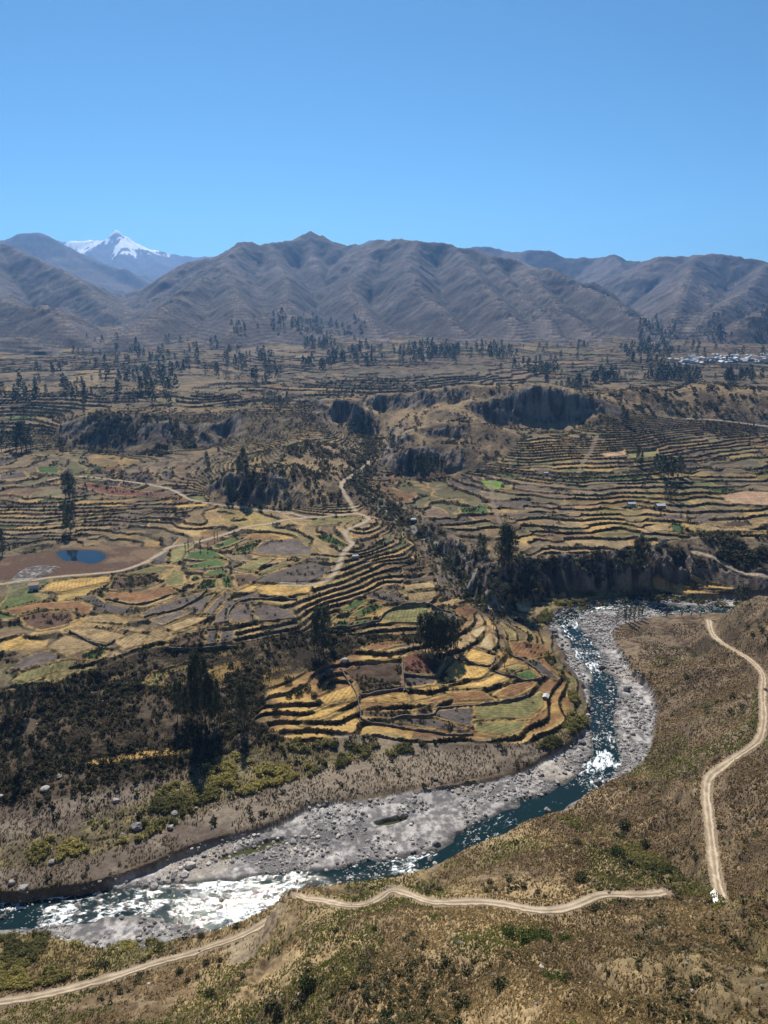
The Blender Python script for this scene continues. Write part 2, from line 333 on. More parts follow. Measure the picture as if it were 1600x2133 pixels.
def erode(h, cell, its, K, steps, floor, bl=.10, hard=1.0):
    ny, nx = h.shape; N = h.size; base = np.arange(N).reshape(ny, nx)
    offs = [(-1,0),(1,0),(0,-1),(0,1),(-1,-1),(-1,1),(1,-1),(1,1)]
    for it in range(its):
        p = np.pad(h, 1, mode='edge'); bs = np.full(h.shape, 1e-6); rec = base.copy()
        for dy, dx in offs:
            s = (h - p[1+dy:1+dy+ny, 1+dx:1+dx+nx])/(cell*math.hypot(dx, dy))
            m = s > bs; bs = np.where(m, s, bs); rec = np.where(m, base+dy*nx+dx, rec)
        rec[0,:] = base[0,:]; rec[-1,:] = base[-1,:]; rec[:,0] = base[:,0]; rec[:,-1] = base[:,-1]
        r = rec.ravel(); flow = np.ones(N); acc = np.ones(N); live = r != np.arange(N)
        for k in range(steps):
            idx = np.nonzero((flow > 0) & live)[0]
            if len(idx) == 0: break
            nf = np.bincount(r[idx], flow[idx], minlength=N); acc += nf; flow = nf
        acc = acc.reshape(h.shape)
        dh = hard*K*np.sqrt(acc*cell*cell)*bs
        dh = np.minimum(dh, np.maximum(h - h.ravel()[rec], 0)*0.7)
        h = h - dh; h = np.maximum(h, floor)
        h = lerp(h, blur(h), bl)
    return h
def make_mount():
    c = 26.0; gx = np.arange(-4600, 4600, c); gy = np.arange(1900, 6900, c); X, Y = np.meshgrid(gx, gy)
    wx = 190*fbm(X, Y, 620, 4, 5); wy = 190*fbm(X, Y, 620, 4, 9); hard = np.clip(.75+1.5*fbm(X, Y, 330, 3, 8), .08, 2.2)
    floor = np.clip(valley(np.clip(X, -1800, 1800), np.clip(Y, 0, 3100)), 60, 130) - 6
    raw0, drop = ridge_field(X, Y, RID, 0.48, 900.0); raw, _ = ridge_field(X+wx*0.5, Y+wy*0.5, RID, 0.48, 900.0); crest = sstep(25, 170, drop); raw = lerp(raw0, raw, crest)
    raw = raw + 75*fbm(X, Y, 520, 5, 3, gain=.45)*sstep(0, 250, raw-floor)*(.12+.88*crest)
    h = np.maximum(raw, floor)
    h = erode(h, c, 24, 0.011, 160, floor, .05, hard)
    h = h + 1.1*(h - blur(h, 26))*sstep(0, 120, h-floor)*(.25+.75*crest); h = np.maximum(h, floor)
    h = lerp(np.maximum(raw, floor) - 14, h, .82); h = np.maximum(h, floor)
    c2 = 13.0; gx2 = np.arange(-4500, 4500, c2); gy2 = np.arange(1960, 6800, c2); X2, Y2 = np.meshgrid(gx2, gy2)
    G = Grid(gx[0], gy[0], c, h); h2 = G(X2, Y2) + 7*fbm(X2, Y2, 120, 4, 31); hard2 = np.clip(.6+1.6*fbm(X2, Y2, 260, 3, 18), .0, 2.0)
    fl = np.clip(Grid(gx[0], gy[0], c, floor)(X2, Y2), 54, 124)
    h2 = erode(h2, c2, 12, 0.008, 140, fl, .015, hard2)
    return Grid(gx2[0], gy2[0], c2, h2)
MG = make_mount()
print('mountains', time.time()-T0)
def make_far():
    c = 32.0; gx = np.arange(-9500, 6500, c); gy = np.arange(4600, 16500, c); X, Y = np.meshgrid(gx, gy)
    wx = 60*fbm(X, Y, 900, 4, 15); wy = 60*fbm(X, Y, 900, 4, 19)
    raw, _ = ridge_field(X+wx*.3, Y+wy*.3, FAR, 0.55, 900.0)
    h = np.maximum(raw, 150) + 22*fbm(X, Y, 420, 5, 23)
    h = erode(h, c, 22, 0.009, 120, np.full(h.shape, 100.0), .02)
    return Grid(gx[0], gy[0], c, h)
FG = make_far()
print('far range', time.time()-T0)
def mount(x, y):
    m = MG(x, y); m = np.where(y < 2000, -500, m)
    m = np.where(y > 6600, -500, m)
    f = np.where(y > 4800, FG(x, y), -500)
    for px_, py_, a_, w_ in ((243, 482, 42, 40), (250, 484, 30, 26), (236, 486, 26, 26)):      # the rock towers of the snowy summit
        tx, ty, _ = PD(px_, py_, 14000); f = f + a_*np.exp(-((x-tx)/w_)**2 - ((y-ty)/90)**2)
    return m, f
#@@GROUND@@
# ------------------------------------------------------------------ smooth base surface and pixel picking on it
def base_h(x, y):
    v = valley(np.clip(x, -1850, 1850), np.clip(y, -90, 3150))
    m, f = mount(x, y)
    return np.maximum(v, np.maximum(m, f))
def march(px, py, fn, dmax=16000.0):
    px = np.atleast_1d(np.asarray(px, float)); py = np.atleast_1d(np.asarray(py, float))
    r = np.stack([ray(a, b) for a, b in zip(px, py)]); r = r/r[:, 1:2]
    d = 95*np.exp(np.linspace(0, math.log(dmax/95), 520)); n = len(px)
    X = r[:, 0:1]*d; Y = np.repeat(d[None], n, 0); Zr = CAMZ + r[:, 2:3]*d
    H = fn(X.ravel(), Y.ravel()).reshape(X.shape); below = Zr <= H
    i = np.argmax(below, 1); i = np.where(below.any(1), np.maximum(i, 1), len(d)-1)
    k = np.arange(n); g0 = (Zr-H)[k, i-1]; g1 = (Zr-H)[k, i]; t = np.clip(g0/(g0-g1+1e-9), 0, 1)
    dd = d[i-1] + t*(d[i]-d[i-1])
    return r[:, 0]*dd, dd
def pick(pts):
    a = np.array(pts, float); x, y = march(a[:, 0], a[:, 1], base_h); return np.stack([x, y], 1)

C = dict(brown=(.072,.048,.033), grey=(.100,.080,.067), slate=(.074,.062,.056), straw=(.26,.185,.095), gold=(.39,.25,.085), olive=(.145,.132,.055), green=(.042,.075,.023),
         lime=(.10,.165,.025), rust=(.165,.088,.042), cream=(.36,.28,.16), dark=(.035,.032,.018), wet=(.085,.05,.034), redbrown=(.10,.045,.03), peach=(.27,.175,.11))
def Q(ox, oy, s, *pts): return [(ox+a/s, oy+b/s) for a, b in pts]
A5 = (0, 1100, 2.0); A6 = (600, 1050, 2.4615); A4 = (800, 750, 2.0); A3 = (0, 750, 2.0)
A1z = (1000, 1100, 2.667)
 
FIELDS = [
 ('olive', A5, (600,648),(640,605),(860,532),(890,542),(725,602),(672,662)), ('grey', A5, (672,645),(700,608),(768,587),(788,602),(722,650)),
 ('slate', A5, (882,668),(962,607),(1060,587),(1020,622),(922,664)), ('grey', A5, (784,640),(790,602),(868,592),(860,622)),
 ('gold', A5, (330,977),(420,947),(620,927),(800,927),(790,948),(600,965),(420,985)),
 ('gold', A1z, (970,315),(1100,320),(1300,358),(1430,388),(1430,405),(1250,382),(1080,352),(980,335)),
 ('gold', A1z, (1180,288),(1280,308),(1420,340),(1400,352),(1250,326)),
 ('gold', A5, (170,262),(220,225),(330,208),(460,200),(455,220),(380,235),(260,262)),
 ('brown', A5, (445,250),(480,205),(670,190),(650,225),(560,245),(470,258)),
 ('rust', A5, (440,268),(560,262),(700,240),(740,260),(640,300),(600,318),(480,300),(440,285)),
 ('slate', A5, (290,290),(400,275),(440,310),(590,345),(565,365),(390,352),(370,310)),
 ('grey', A5, (580,358),(640,330),(760,285),(850,262),(830,290),(740,335),(620,370)),
 ('grey', A5, (765,338),(840,290),(900,268),(870,315),(835,358)),
 ('grey', A5, (845,365),(905,290),(950,258),(970,265),(910,340),(880,377)),
 ('grey', A5, (890,405),(900,372),(940,310),(1000,285),(1070,262),(1090,288),(1000,298),(955,345),(955,400)),
 ('grey', A5, (960,395),(960,340),(1020,303),(1085,300),(1040,325),(1060,392),(985,400)),
 ('grey', A5, (1045,322),(1090,310),(1210,345),(1240,390),(1080,392)),
 ('grey', A5, (620,385),(740,345),(800,345),(680,402)),
 ('straw', A5, (690,412),(800,370),(870,372),(830,392),(730,430)),
 ('rust', A5, (10,345),(160,310),(330,300),(385,330),(370,368),(320,350),(250,332),(140,342),(60,365)),
 ('wet', A5, (80,372),(170,348),(300,342),(310,382),(260,410),(170,425),(120,410)),
 ('gold', A5, (0,520),(20,470),(90,448),(110,465),(60,500)),
 ('straw', A5, (205,500),(270,447),(400,480),(405,492),(280,535)),
 ('straw', A5, (290,428),(400,420),(520,445),(470,475),(390,470)),
 ('grey', A5, (40,590),(90,545),(200,503),(260,537),(200,565),(90,592)),
 ('olive', A5, (60,640),(90,608),(200,570),(290,545),(350,556),(190,610),(110,648)),
 ('olive', A5, (195,640),(205,618),(390,570),(280,622),(225,642)),
 ('green', A5, (335,530),(400,497),(445,507),(430,542),(360,549)),
 ('straw', A5, (475,472),(560,437),(610,441),(598,490),(520,508)),
 ('straw', A5, (612,492),(622,442),(640,417),(710,432),(680,468)),
 ('brown', A5, (690,490),(740,442),(848,427),(848,493),(790,503)),
 ('slate', A5, (853,495),(862,422),(908,420),(902,496)),
 ('slate', A5, (908,498),(922,420),(985,417),(968,480)),
 ('straw', A5, (340,372),(440,360),(540,392),(520,402),(350,386)),
 ('straw', A5, (330,407),(350,392),(600,417),(608,435),(500,423)),
 ('olive', A5, (705,110),(760,68),(830,60),(780,90),(770,130),(720,150)),
 ('green', A5, (775,128),(790,100),(850,88),(900,94),(955,138),(820,132)),
 ('green', A5, (765,160),(900,128),(948,142),(943,152),(800,172)),
 ('green', A5, (852,195),(870,177),(948,167),(948,188),(900,196)),
 ('green', A5, (792,220),(802,194),(828,194),(838,215)),
 ('green', A5, (812,250),(852,208),(903,207),(908,248),(850,258)),
 ('green', A5, (917,207),(958,192),(970,250),(932,250)),
 ('green', A5, (882,76),(960,42),(1036,32),(960,70),(900,88)),
 ('green', A5, (972,96),(1050,52),(1088,62),(1040,98),(982,102)),
 ('olive', A5, (980,165),(1100,122),(1138,120),(1060,178)),
 ('olive', A5, (1078,190),(1140,152),(1228,132),(1200,150),(1120,190)),
 ('olive', A5, (682,220),(720,172),(768,182),(768,233),(702,240)),
 ('olive', A5, (510,190),(640,157),(728,160),(650,188)),
 ('slate', A5, (622,150),(650,102),(698,90),(688,145),(640,156)),
 ('grey', A5, (1052,102),(1100,52),(1240,37),(1325,103),(1200,113),(1100,110)),
 ('grey', A5, (1035,223),(1130,187),(1225,150),(1300,135),(1380,150),(1383,172),(1330,210),(1268,233),(1100,232)),
 ('slate', A5, (1230,145),(1290,120),(1375,118),(1380,140),(1300,138)),
 ('gold', A5, (1078,250),(1112,230),(1270,242),(1298,262),(1288,278),(1150,283)),
 ('brown', A5, (972,192),(1050,187),(1083,207),(1020,238),(990,253)),
 ('green', A5, (1310,32),(1380,22),(1458,70),(1420,78),(1330,50)),
 ('green', A6, (270,545),(350,474),(418,492),(360,528),(310,548)),
 ('green', A6, (322,570),(402,512),(450,502),(498,525),(440,558),(380,578)),
 ('olive', A6, (197,610),(232,567),(248,562),(253,590),(215,622)),
 ('green', A6, (217,640),(262,587),(323,597),(300,633)),
 ('green', A6, (322,630),(347,597),(428,582),(438,598),(350,638)),
 ('olive', A6, (472,590),(522,537),(620,522),(733,522),(723,575),(665,618),(540,608)),
 ('grey', A6, (742,568),(742,527),(800,532),(868,580),(878,618),(800,598)),
 ('grey', A6, (382,460),(480,427),(540,452),(598,460),(598,508),(520,518)),
 ('rust', A6, (832,527),(930,522),(968,560),(920,588),(880,568)),
 ('brown', A6, (582,325),(743,292),(743,318),(592,348)),
 ('brown', A6, (592,352),(743,332),(748,363),(592,373)),
 ('grey', A6, (592,380),(758,377),(763,398),(592,400)),
 ('straw', A6, (592,407),(768,406),(768,438),(602,443)),
 ('straw', A6, (617,450),(768,450),(763,478),(617,503)),
 ('slate', A6, (757,337),(790,342),(828,418),(772,423)),
 ('slate', A6, (777,440),(850,437),(868,483),(782,478)),
 ('straw', A6, (772,490),(870,492),(918,515),(792,518)),
 ('grey', A6, (482,420),(573,412),(588,438),(522,458)),
 ('brown', A6, (302,860),(352,817),(583,802),(583,933),(372,968)),
 ('redbrown', A6, (592,790),(640,752),(798,810),(768,878),(602,868)),
 ('gold', A6, (802,890),(872,807),(1038,850),(1000,893),(832,903)),
 ('gold', A6, (902,798),(932,732),(1048,775),(1048,828),(980,813)),
 ('slate', A6, (592,882),(768,892),(740,918),(602,948)),
 ('gold', A6, (800,933),(1000,908),(1072,872),(1118,890),(1020,938)),
 ('brown', A6, (382,1050),(630,1047),(638,1080),(510,1103),(387,1088)),
 ('brown', A6, (652,1045),(758,1022),(738,1088),(652,1078)),
 ('slate', A6, (762,1093),(757,1052),(953,1037),(948,1155),(870,1128)),
 ('slate', A6, (527,1110),(600,1092),(750,1097),(935,1158),(900,1168),(700,1143)),
 ('olive', A6, (967,1037),(1100,1022),(1240,987),(1298,962),(1316,1040),(1238,1098),(962,1108)),
 ('olive', A6, (962,1112),(1233,1112),(1208,1158),(1130,1193),(947,1163)),
 ('rust', A6, (822,960),(1000,957),(1058,1000),(852,1008)),
 ('rust', A6, (1058,970),(1130,922),(1250,902),(1278,925),(1150,983)),
 ('olive', A6, (1092,840),(1180,822),(1238,840),(1152,858)),
 ('green', A6, (1152,870),(1240,847),(1288,880),(1250,903),(1180,893)),
 ('rust', A6, (1150,760),(1132,692),(1230,702),(1328,740),(1368,798),(1250,788)),
 ('slate', A6, (1182,780),(1290,802),(1388,900),(1378,918),(1300,868)),
 ('cream', A6, (922,650),(1008,622),(1018,640),(972,688)),
 ('cream', A6, (992,700),(1028,662),(1048,758),(982,728)),
 ('rust', A6, (382,740),(440,702),(618,692),(590,718),(440,758)),
 ('gold', A6, (152,990),(338,922),(358,990),(200,1038)),
 ('gold', A6, (60,1100),(190,1045),(340,1005),(200,1085),(80,1120)),
 ('gold', A6, (372,998),(600,962),(618,1008),(560,1018)),
 ('rust', A6, (642,1028),(800,977),(828,1000),(770,1013)),
 ('green', A6, (1125,525),(1138,505),(1155,507),(1150,530)),
 ('cream', A6, (1170,500),(1240,495),(1245,560),(1185,545)),
 ('green', A6, (1272,460),(1418,467),(1340,488)),
 ('lime', A4, (402,502),(490,500),(492,538),(442,538)),
 ('olive', A4, (502,520),(530,517),(530,538),(500,538)),
 ('green', A4, (472,477),(540,477),(588,490),(520,493)),
 ('olive', A4, (1012,385),(1138,367),(1143,398),(1060,416),(1015,408)),
 ('peach', A4, (902,387),(1000,367),(1008,400),(930,408)),
 ('green', A4, (1192,677),(1240,677),(1258,718),(1200,713)),
 ('green', A4, (312,612),(430,607),(438,640),(320,638)),
 ('slate', A4, (492,642),(640,632),(758,637),(500,663)),
 ('grey', A4, (1110,665),(1180,645),(1250,640),(1262,663)),
 ('grey', A4, (1272,670),(1340,642),(1378,650),(1330,678)),
 ('peach', A4, (1402,562),(1500,542),(1700,550),(1700,622),(1450,602)),
 ('brown', A4, (1400,690),(1450,668),(1520,672),(1540,692)),
 ('straw', A4, (1092,690),(1180,677),(1190,708),(1130,713)),
 ('straw', A4, (1270,690),(1330,680),(1400,700),(1500,705),(1600,712),(1350,714)),
 ('redbrown', A3, (322,520),(370,510),(560,540),(748,570),(738,578),(450,562)),
 ('green', A3, (152,442),(238,442),(248,472),(162,468)),
 ('olive', A3, (652,162),(728,162),(738,178),(642,174)),
 ('slate', A3, (0,475),(100,462),(118,488),(0,500)),
 ('green', A3, (2,242),(150,227),(158,235),(50,250)),
 ('gold', A3, (732,602),(868,597),(858,610),(742,614)),
 ('olive', A3, (1290,670),(1480,650),(1530,660),(1300,690)),
]
WETP = pick([(-60,1215),(-60,1165),(50,1155),(115,1142),(225,1137),(350,1137),(300,1175),(230,1195),(100,1207),(50,1200)])
PONDP = smooth_poly(pick([(114,1152),(130,1147),(150,1146),(175,1147),(195,1146),(215,1152),(222,1159),(212,1168),(192,1175),(170,1170),(150,1167),(135,1169),(125,1158)]), 2)
ROCKP = pick([(15,1213),(50,1185),(85,1178),(120,1182),(95,1198),(60,1210),(30,1218)])
fld = []
for i, f in enumerate(FIELDS):
    P = pick(Q(*f[1], *f[2:])); fld.append([f[0], P, i])
for f in fld:
    P = f[1]; c = P.mean(0); S_ = np.vstack([P, P*.5+c*.5, c[None]])
    zz_ = base_h(S_[:, 0], S_[:, 1]); f.append(float(np.median(zz_))); f.append((P[:,0].min()-6, P[:,0].max()+6, P[:,1].min()-6, P[:,1].max()+6))
print('fields', len(fld), time.time()-T0)
# roads: centre line picked on the ground, half width
ROADS = [
 ('valley_road', 1.3, [(1496,1884),(1470,1884),(1440,1876),(1410,1866),(1385,1860)]),
 ('dirt_road', 1.85, [(1475,1293),(1482,1310),(1500,1335),(1530,1355),(1560,1372),(1580,1388),(1592,1410),(1588,1440),(1590,1470),(1592,1500),(1585,1535),(1560,1560),(1530,1580),(1500,1600),(1475,1620),(1470,1650),(1474,1690),(1482,1750),(1488,1810),(1498,1850),(1503,1872)]),
 ('dirt_road', 1.6, [(1385,1859),(1370,1860),(1330,1862),(1280,1863),(1245,1867),(1210,1882),(1170,1893),(1130,1896),(1095,1892),(1060,1885),(1025,1880),(990,1877),(940,1880),(900,1880),(870,1870),(845,1860),(815,1859),(790,1870),(760,1882),(725,1886),(695,1880),(665,1870),(635,1866),(612,1874),(590,1896),(565,1916),(530,1938),(490,1955),(440,1972),(400,1985),(330,2005),(250,2030),(180,2050),(100,2072),(40,2082),(-30,2092),(-150,2110)]),
 ('valley_road', 1.7, [(300,1172),(340,1150),(352,1138),(400,1132),(450,1118),(490,1105),(520,1095),(560,1090),(600,1081),(640,1078),(700,1074),(745,1068),(765,1076),(770,1083),(745,1095),(722,1103),(716,1112),(730,1128),(737,1133),(716,1148),(705,1180),(690,1205),(645,1220),(585,1216)]),
 ('valley_road', 1.5, [(100,1000),(130,993),(180,992),(270,1003),(350,1015),(380,1030),(395,1040),(440,1048),(500,1055),(560,1064),(600,1068),(640,1078)]),
 ('valley_road', 1.5, [(-30,1218),(40,1212),(60,1210),(100,1203),(155,1198),(230,1192),(262,1186),(300,1172)]),
 ('valley_road', 1.8, [(742,1066),(728,1045),(712,1020),(710,1004),(730,992),(758,975),(775,955)]),
 ('valley_road', 1.0, [(1042,1090),(1030,1062),(1026,1040),(1024,1000)]),
 ('valley_road', 1.8, [(1445,1150),(1490,1162),(1530,1185),(1570,1198),(1620,1206)]),
 ('valley_road', 1.6, [(1425,872),(1480,874),(1545,881),(1620,890)]),
 ('valley_road', 1.2, [(1205,985),(1215,960),(1232,940),(1240,915),(1245,905)]),
]
road = []
for nm, hw, pts in ROADS:
    a = np.array(pts, float); x, y = march(a[:, 0], a[:, 1], base_h)
    P = smooth_line(np.stack([x, y, base_h(x, y)], 1), 2)
    if nm == 'dirt_road':
        z = P[:, 2].copy()
        for _ in range(30): z[1:-1] = (z[:-2]+2*z[1:-1]+z[2:])/4
        P[:, 2] = z
    road.append((nm, hw, P, (P[:,0].min()-25, P[:,0].max()+25, P[:,1].min()-25, P[:,1].max()+25)))
print('roads', time.time()-T0)
def zone_poly(*pts): return pick(pts)
ZSCRUB = zone_poly((-400,1475),(-100,1455),(0,1443),(100,1418),(200,1392),(300,1356),(350,1344),(450,1345),(560,1330),(640,1315),(700,1312),(880,1322),(880,1338),(760,1345),(700,1380),(640,1400),(560,1440),(520,1500),(640,1545),(760,1530),(900,1548),(1010,1552),(1100,1548),(1150,1535),(1190,1500),(1215,1530),(1120,1597),(900,1640),(700,1668),(560,1720),(370,1768),(180,1840),(0,1860),(-400,1880))
ZGOLD = zone_poly((560,1440),(640,1400),(760,1345),(900,1375),(1000,1380),(1080,1340),(1180,1400),(1200,1480),(1130,1520),(1000,1540),(760,1520),(640,1545),(560,1520))
ZYEL = [zone_poly((-400,1790),(0,1768),(150,1725),(300,1665),(420,1600),(560,1545),(640,1540),(900,1555),(700,1600),(500,1660),(300,1745),(150,1785),(0,1815),(-400,1840)),
        zone_poly((1110,1300),(1150,1245),(1180,1228),(1300,1235),(1400,1240),(1560,1243),(1560,1258),(1250,1256),(1160,1280),(1130,1310)),
        zone_poly((1120,1350),(1170,1395),(1200,1440),(1228,1500),(1205,1530),(1150,1560),(1120,1560),(1180,1500),(1185,1440)),
        zone_poly((-300,1960),(0,1938),(120,1935),(180,1960),(240,1950),(380,1945),(340,1975),(250,2015),(100,2055),(0,2072),(-300,2110)),
        zone_poly((1150,1705),(1230,1690),(1330,1760),(1420,1810),(1500,1868),(1590,1950),(1700,2080),(1600,2010),(1480,1890),(1380,1840),(1290,1790),(1230,1740))]
ZBARE = [zone_poly((560,1925),(610,1890),(560,1950),(500,2010),(470,2020),(480,1985),(440,1990)), zone_poly((800,1858),(830,1845),(850,1860),(830,1868)),
         zone_poly((640,1600),(800,1575),(900,1570),(1100,1560),(1000,1610),(860,1635),(700,1650),(640,1640)), zone_poly((700,1525),(900,1550),(840,1580),(680,1560))]
ZMOUND = zone_poly((660,815),(800,805),(960,798),(1110,800),(1245,825),(1245,868),(1100,905),(1040,960),(900,1000),(820,985),(790,940),(780,915),(690,885))
ZKNOLL = zone_poly((440,1045),(440,1000),(520,975),(600,940),(640,920),(700,930),(735,960),(725,1010),(738,1050),(600,1064))
ZHILLR = zone_poly((1245,832),(1440,792),(1620,810),(1620,868),(1400,870),(1330,862),(1280,840))
ZCLIFL = zone_poly((120,930),(130,880),(200,862),(300,865),(400,885),(410,930),(330,950),(240,945))
ZBLUFF = zone_poly((1040,1180),(1100,1162),(1250,1155),(1320,1148),(1400,1125),(1450,1108),(1700,1108),(1700,1185),(1480,1188),(1400,1205),(1320,1215),(1180,1232),(1050,1265),(1010,1230))
ZRAV = [(a, b) for a, b in [(1100,1296),(1050,1285),(1000,1262),(985,1245),(965,1215),(947,1185),(920,1155),(880,1122),(840,1092),(800,1062),(768,1035),(742,1012),(757,985),(772,950),(778,925),(760,905),(728,892)]]
RAV = pick(ZRAV)
print('zones', time.time()-T0)
RIVX = np.vstack([[(1500, 620, 4.8, 9)], np.array(RIV)])
VS = Grid(VN.x0, VN.y0, VN.c, blur(np.hypot(*np.gradient(VN.a, VN.c)), 1)); VSF = Grid(VF.x0, VF.y0, VF.c, np.hypot(*np.gradient(VF.a, VF.c)))
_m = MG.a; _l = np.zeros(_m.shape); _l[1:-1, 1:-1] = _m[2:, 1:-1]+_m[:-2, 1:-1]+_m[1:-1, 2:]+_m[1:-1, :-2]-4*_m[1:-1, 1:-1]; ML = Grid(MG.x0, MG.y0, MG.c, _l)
MS = Grid(MG.x0, MG.y0, MG.c, np.hypot(*np.gradient(MG.a, MG.c)))
_ro = RAV[np.argsort(RAV[:, 1])]
def ravx(y): return np.interp(y, _ro[:, 1], _ro[:, 0])
NZ = dict(hill=0, bed=1, valley=2, cliff=3, mount=4, far=5)
def box(x, y, P, m=8): 
    P = np.asarray(P); return np.nonzero((x > P[:,0].min()-m) & (x < P[:,0].max()+m) & (y > P[:,1].min()-m) & (y < P[:,1].max()+m))[0]
def mask(x, y, P, soft=2.0, jit=None):
    out = np.zeros(x.shape, f4); i = box(x, y, P, soft*2)
    if len(i):
        jx = jit[0][i] if jit else 0; jy = jit[1][i] if jit else 0
        out[i] = sstep(-soft, soft, polysd(x[i]+jx, y[i]+jy, P))
    return out
def put(rgb, col, m):
    col = np.asarray(col, f4)
    if col.ndim == 1: col = col[None]
    m = np.asarray(m, f4)
    rgb[:] = rgb + (col-rgb)*m[:, None]
PAL = np.array([C['grey'], C['straw'], C['brown'], C['gold'], C['slate'], C['straw'], C['olive'], C['brown'], C['peach'], C['straw'], C['rust'], C['grey'], C['dark'], C['olive'], C['gold'], C['green']], f4)
def ground_chunk(x, y):
    n = len(x); dist = np.hypot(x, y)
    A1 = fbm(x, y, 34, 3, 41); A2 = fbm(x+500, y, 34, 3, 43); Bn = fbm(x, y, 9, 3, 45); Cn = fbm(x, y, 2.2, 2, 47); L1 = fbm(x, y, 160, 3, 49)
    near = (x > -560) & (x < 700) & (y < 1200)
    # where the ground is steep it is guttered: warp the sampling point
    sl0 = np.where(near, VS(x, y), VSF(np.clip(x,-1850,1850), np.clip(y,-60,3100)))
    fw = 1-.55*sstep(700, 950, y); wa = (2 + 8*sstep(0.3, 0.7, sl0))*fw
    rid = fbm(x, y*0.35, 16, 3, 51, ridged=True)
    wx = x + wa*A1*0.8; rid2 = fbm(x, y*.4, 6, 3, 52, ridged=True); wy = y + wa*A2*0.6 + sstep(0.35, 0.8, sl0)*(9*rid+4*rid2)*fw
    v = valley(np.clip(wx, -1850, 1850), np.clip(wy, -90, 3150))
    mm, ff = mount(x, y)
    rough_m = 14*fbm(x, y, 170, 4, 53, ridged=True) + 7*fbm(x, y, 62, 4, 57, ridged=True)
    msl = MS(x, y)
    mm = mm + rough_m*(mm > 110)*sstep(90, 180, mm)
    ff = ff + 16*fbm(x, y, 160, 4, 59, ridged=True)
    z = v.copy(); isM = (mm > v) & (y > 1990); isF = (ff > np.maximum(v, mm)) & (y > 4800)
    z = np.where(isM, mm, z); z = np.where(isF, ff, z)
    slope = np.where(isM, msl, sl0)
    # the river's own frame
    side = np.ones(n); rd = np.full(n, 1e4); W = np.zeros(n); hw = np.full(n, 9.0)
    k = np.nonzero(y < 760)[0]
    if len(k):
        d_, at, s_, al = seg_dist(x[k], y[k], RIVX); rd[k] = d_; W[k] = at[0]; hw[k] = at[1]; side[k] = s_
    hill = (side > 0) & (y < 700)
    zone = np.full(n, NZ['valley']); rgb = np.zeros((n, 3), f4); green_ok = ~hill
    rdd = np.full(n, 99.0)
    for nm, hwr, P, bb in road:
        if nm == 'dirt_road':
            k = np.nonzero((x > bb[0]-15) & (x < bb[1]+15) & (y > bb[2]-15) & (y < bb[3]+15))[0]
            if len(k): rdd[k] = np.minimum(rdd[k], seg_dist(x[k], y[k], P)[0])
    # -------- terraces
    tw = sstep(0.62, 0.36, slope)*(~hill)
    jit = (3.5*A1, 3.5*A2)
    mscrub = mask(x, y, ZSCRUB, 2, jit); mg = mask(x, y, ZGOLD, 2, jit)
    mmound = np.maximum(mask(x, y, ZMOUND, 4, jit), mask(x, y, ZHILLR, 4, jit)); mknoll = mask(x, y, ZKNOLL, 4, jit)
    mcl = mask(x, y, ZCLIFL, 4, jit); mbl = mask(x, y, ZBLUFF, 3, jit)
    rv, _, _, _ = (np.full(n, 1e4), 0, 0, 0); k = box(x, y, RAV, 60)
    if len(k): rv[k] = seg_dist(x[k], y[k], RAV)[0]
    mrav = sstep(26, 12, rv + 6*A1)*sstep(0.1, 0.3, slope+0.15)
    wild = np.clip(np.maximum.reduce([mmound*sstep(.18,.3,slope+.1), mknoll*sstep(.2,.3,slope+.1), mcl*sstep(.25,.35,slope), mbl*sstep(.2,.3,slope), mrav]), 0, 1)
    tw = tw*(1-wild)*(1-mscrub*(1-mg)*(.97-.35*sstep(.25, .6, A2)))*(1-.6*sstep(.15, .5, fbm(x, y, 28, 3, 46)))
    tw = np.where(isM, 0.8*sstep(0.75, 0.4, slope)*sstep(430, 300, z), tw); tw = np.where(isF, 0, tw)
    far1 = sstep(1080, 1160, dist + 40*A1); 
    z1 = z + (0.8*A1 + 3.0*L1 + far1*6.0*fbm(x, y, 210, 3, 50))*tw*(~isM)
    r = np.where(isM, 9.0, np.where(far1 > .5, 2.3, np.where((y > 560) & (x < ravx(y)), 1.08, 1.4)))
    z1 = np.where(isM, z + 3*A1, z1)
    q = z1/r; q = q + .36*vnoise(q*.83, q*0+.5, 48)*(~isM); kk = np.floor(q); fr = q-kk; wr = np.clip(np.where(isM, 2.5, 1.2+dist*0.0010)*np.maximum(slope, .05)/r, 0.13, 0.5)
    bk = np.where(isM, -.07, .38); zt = r*(kk + .2 - bk*fr + (1+bk)*sstep(1-wr, 1, fr))
    hb = sstep(0, .03, fr)*sstep(.13, .05, fr) + sstep(1-.02, 1, fr); zt = zt - (z1 - z)*0.5 + hb*(.45+.7*Cn+.5*Bn)*(~isM)*np.where(far1 > .5, 1.6, .8)
    rough = 0.35*Bn + 0.16*Cn
    z = lerp(z + rough*(1+1.2*hill+1.2*wild) + 1.2*A1*(1-tw)*(~isM)*(~isF)*(0.5+hill) + wild*(1.1*rid+.7*rid2) + hill*(2.0*L1 + 1.2*fbm(x, y, 19, 3, 58, ridged=True) + 2.2*fbm(x, y, 48, 3, 60, ridged=True))*sstep(20, 60, rd)*sstep(4, 26, rdd), zt + rough*0.3, tw)
    # -------- colours of the terraces: plots run along each level
    Lp = 22 + 46*hash2(kk, kk*0, 7); wxn = x + 14*A1 + y*0.25
    Lp = np.where(far1 > .5, Lp*1.6, Lp)
    cell = np.floor(wxn/Lp + hash2(kk, kk*0+3, 9)*5); hc = hash2(kk, cell, 11)
    col = PAL[(hc*16).astype(int) % 16]; col = col*(0.8+0.4*hash2(cell, kk, 13))[:, None]
    zoneh = hash2(np.floor((x+30*A1)/90), np.floor((y+30*A2)/90), 15)     # neighbourhoods share a crop
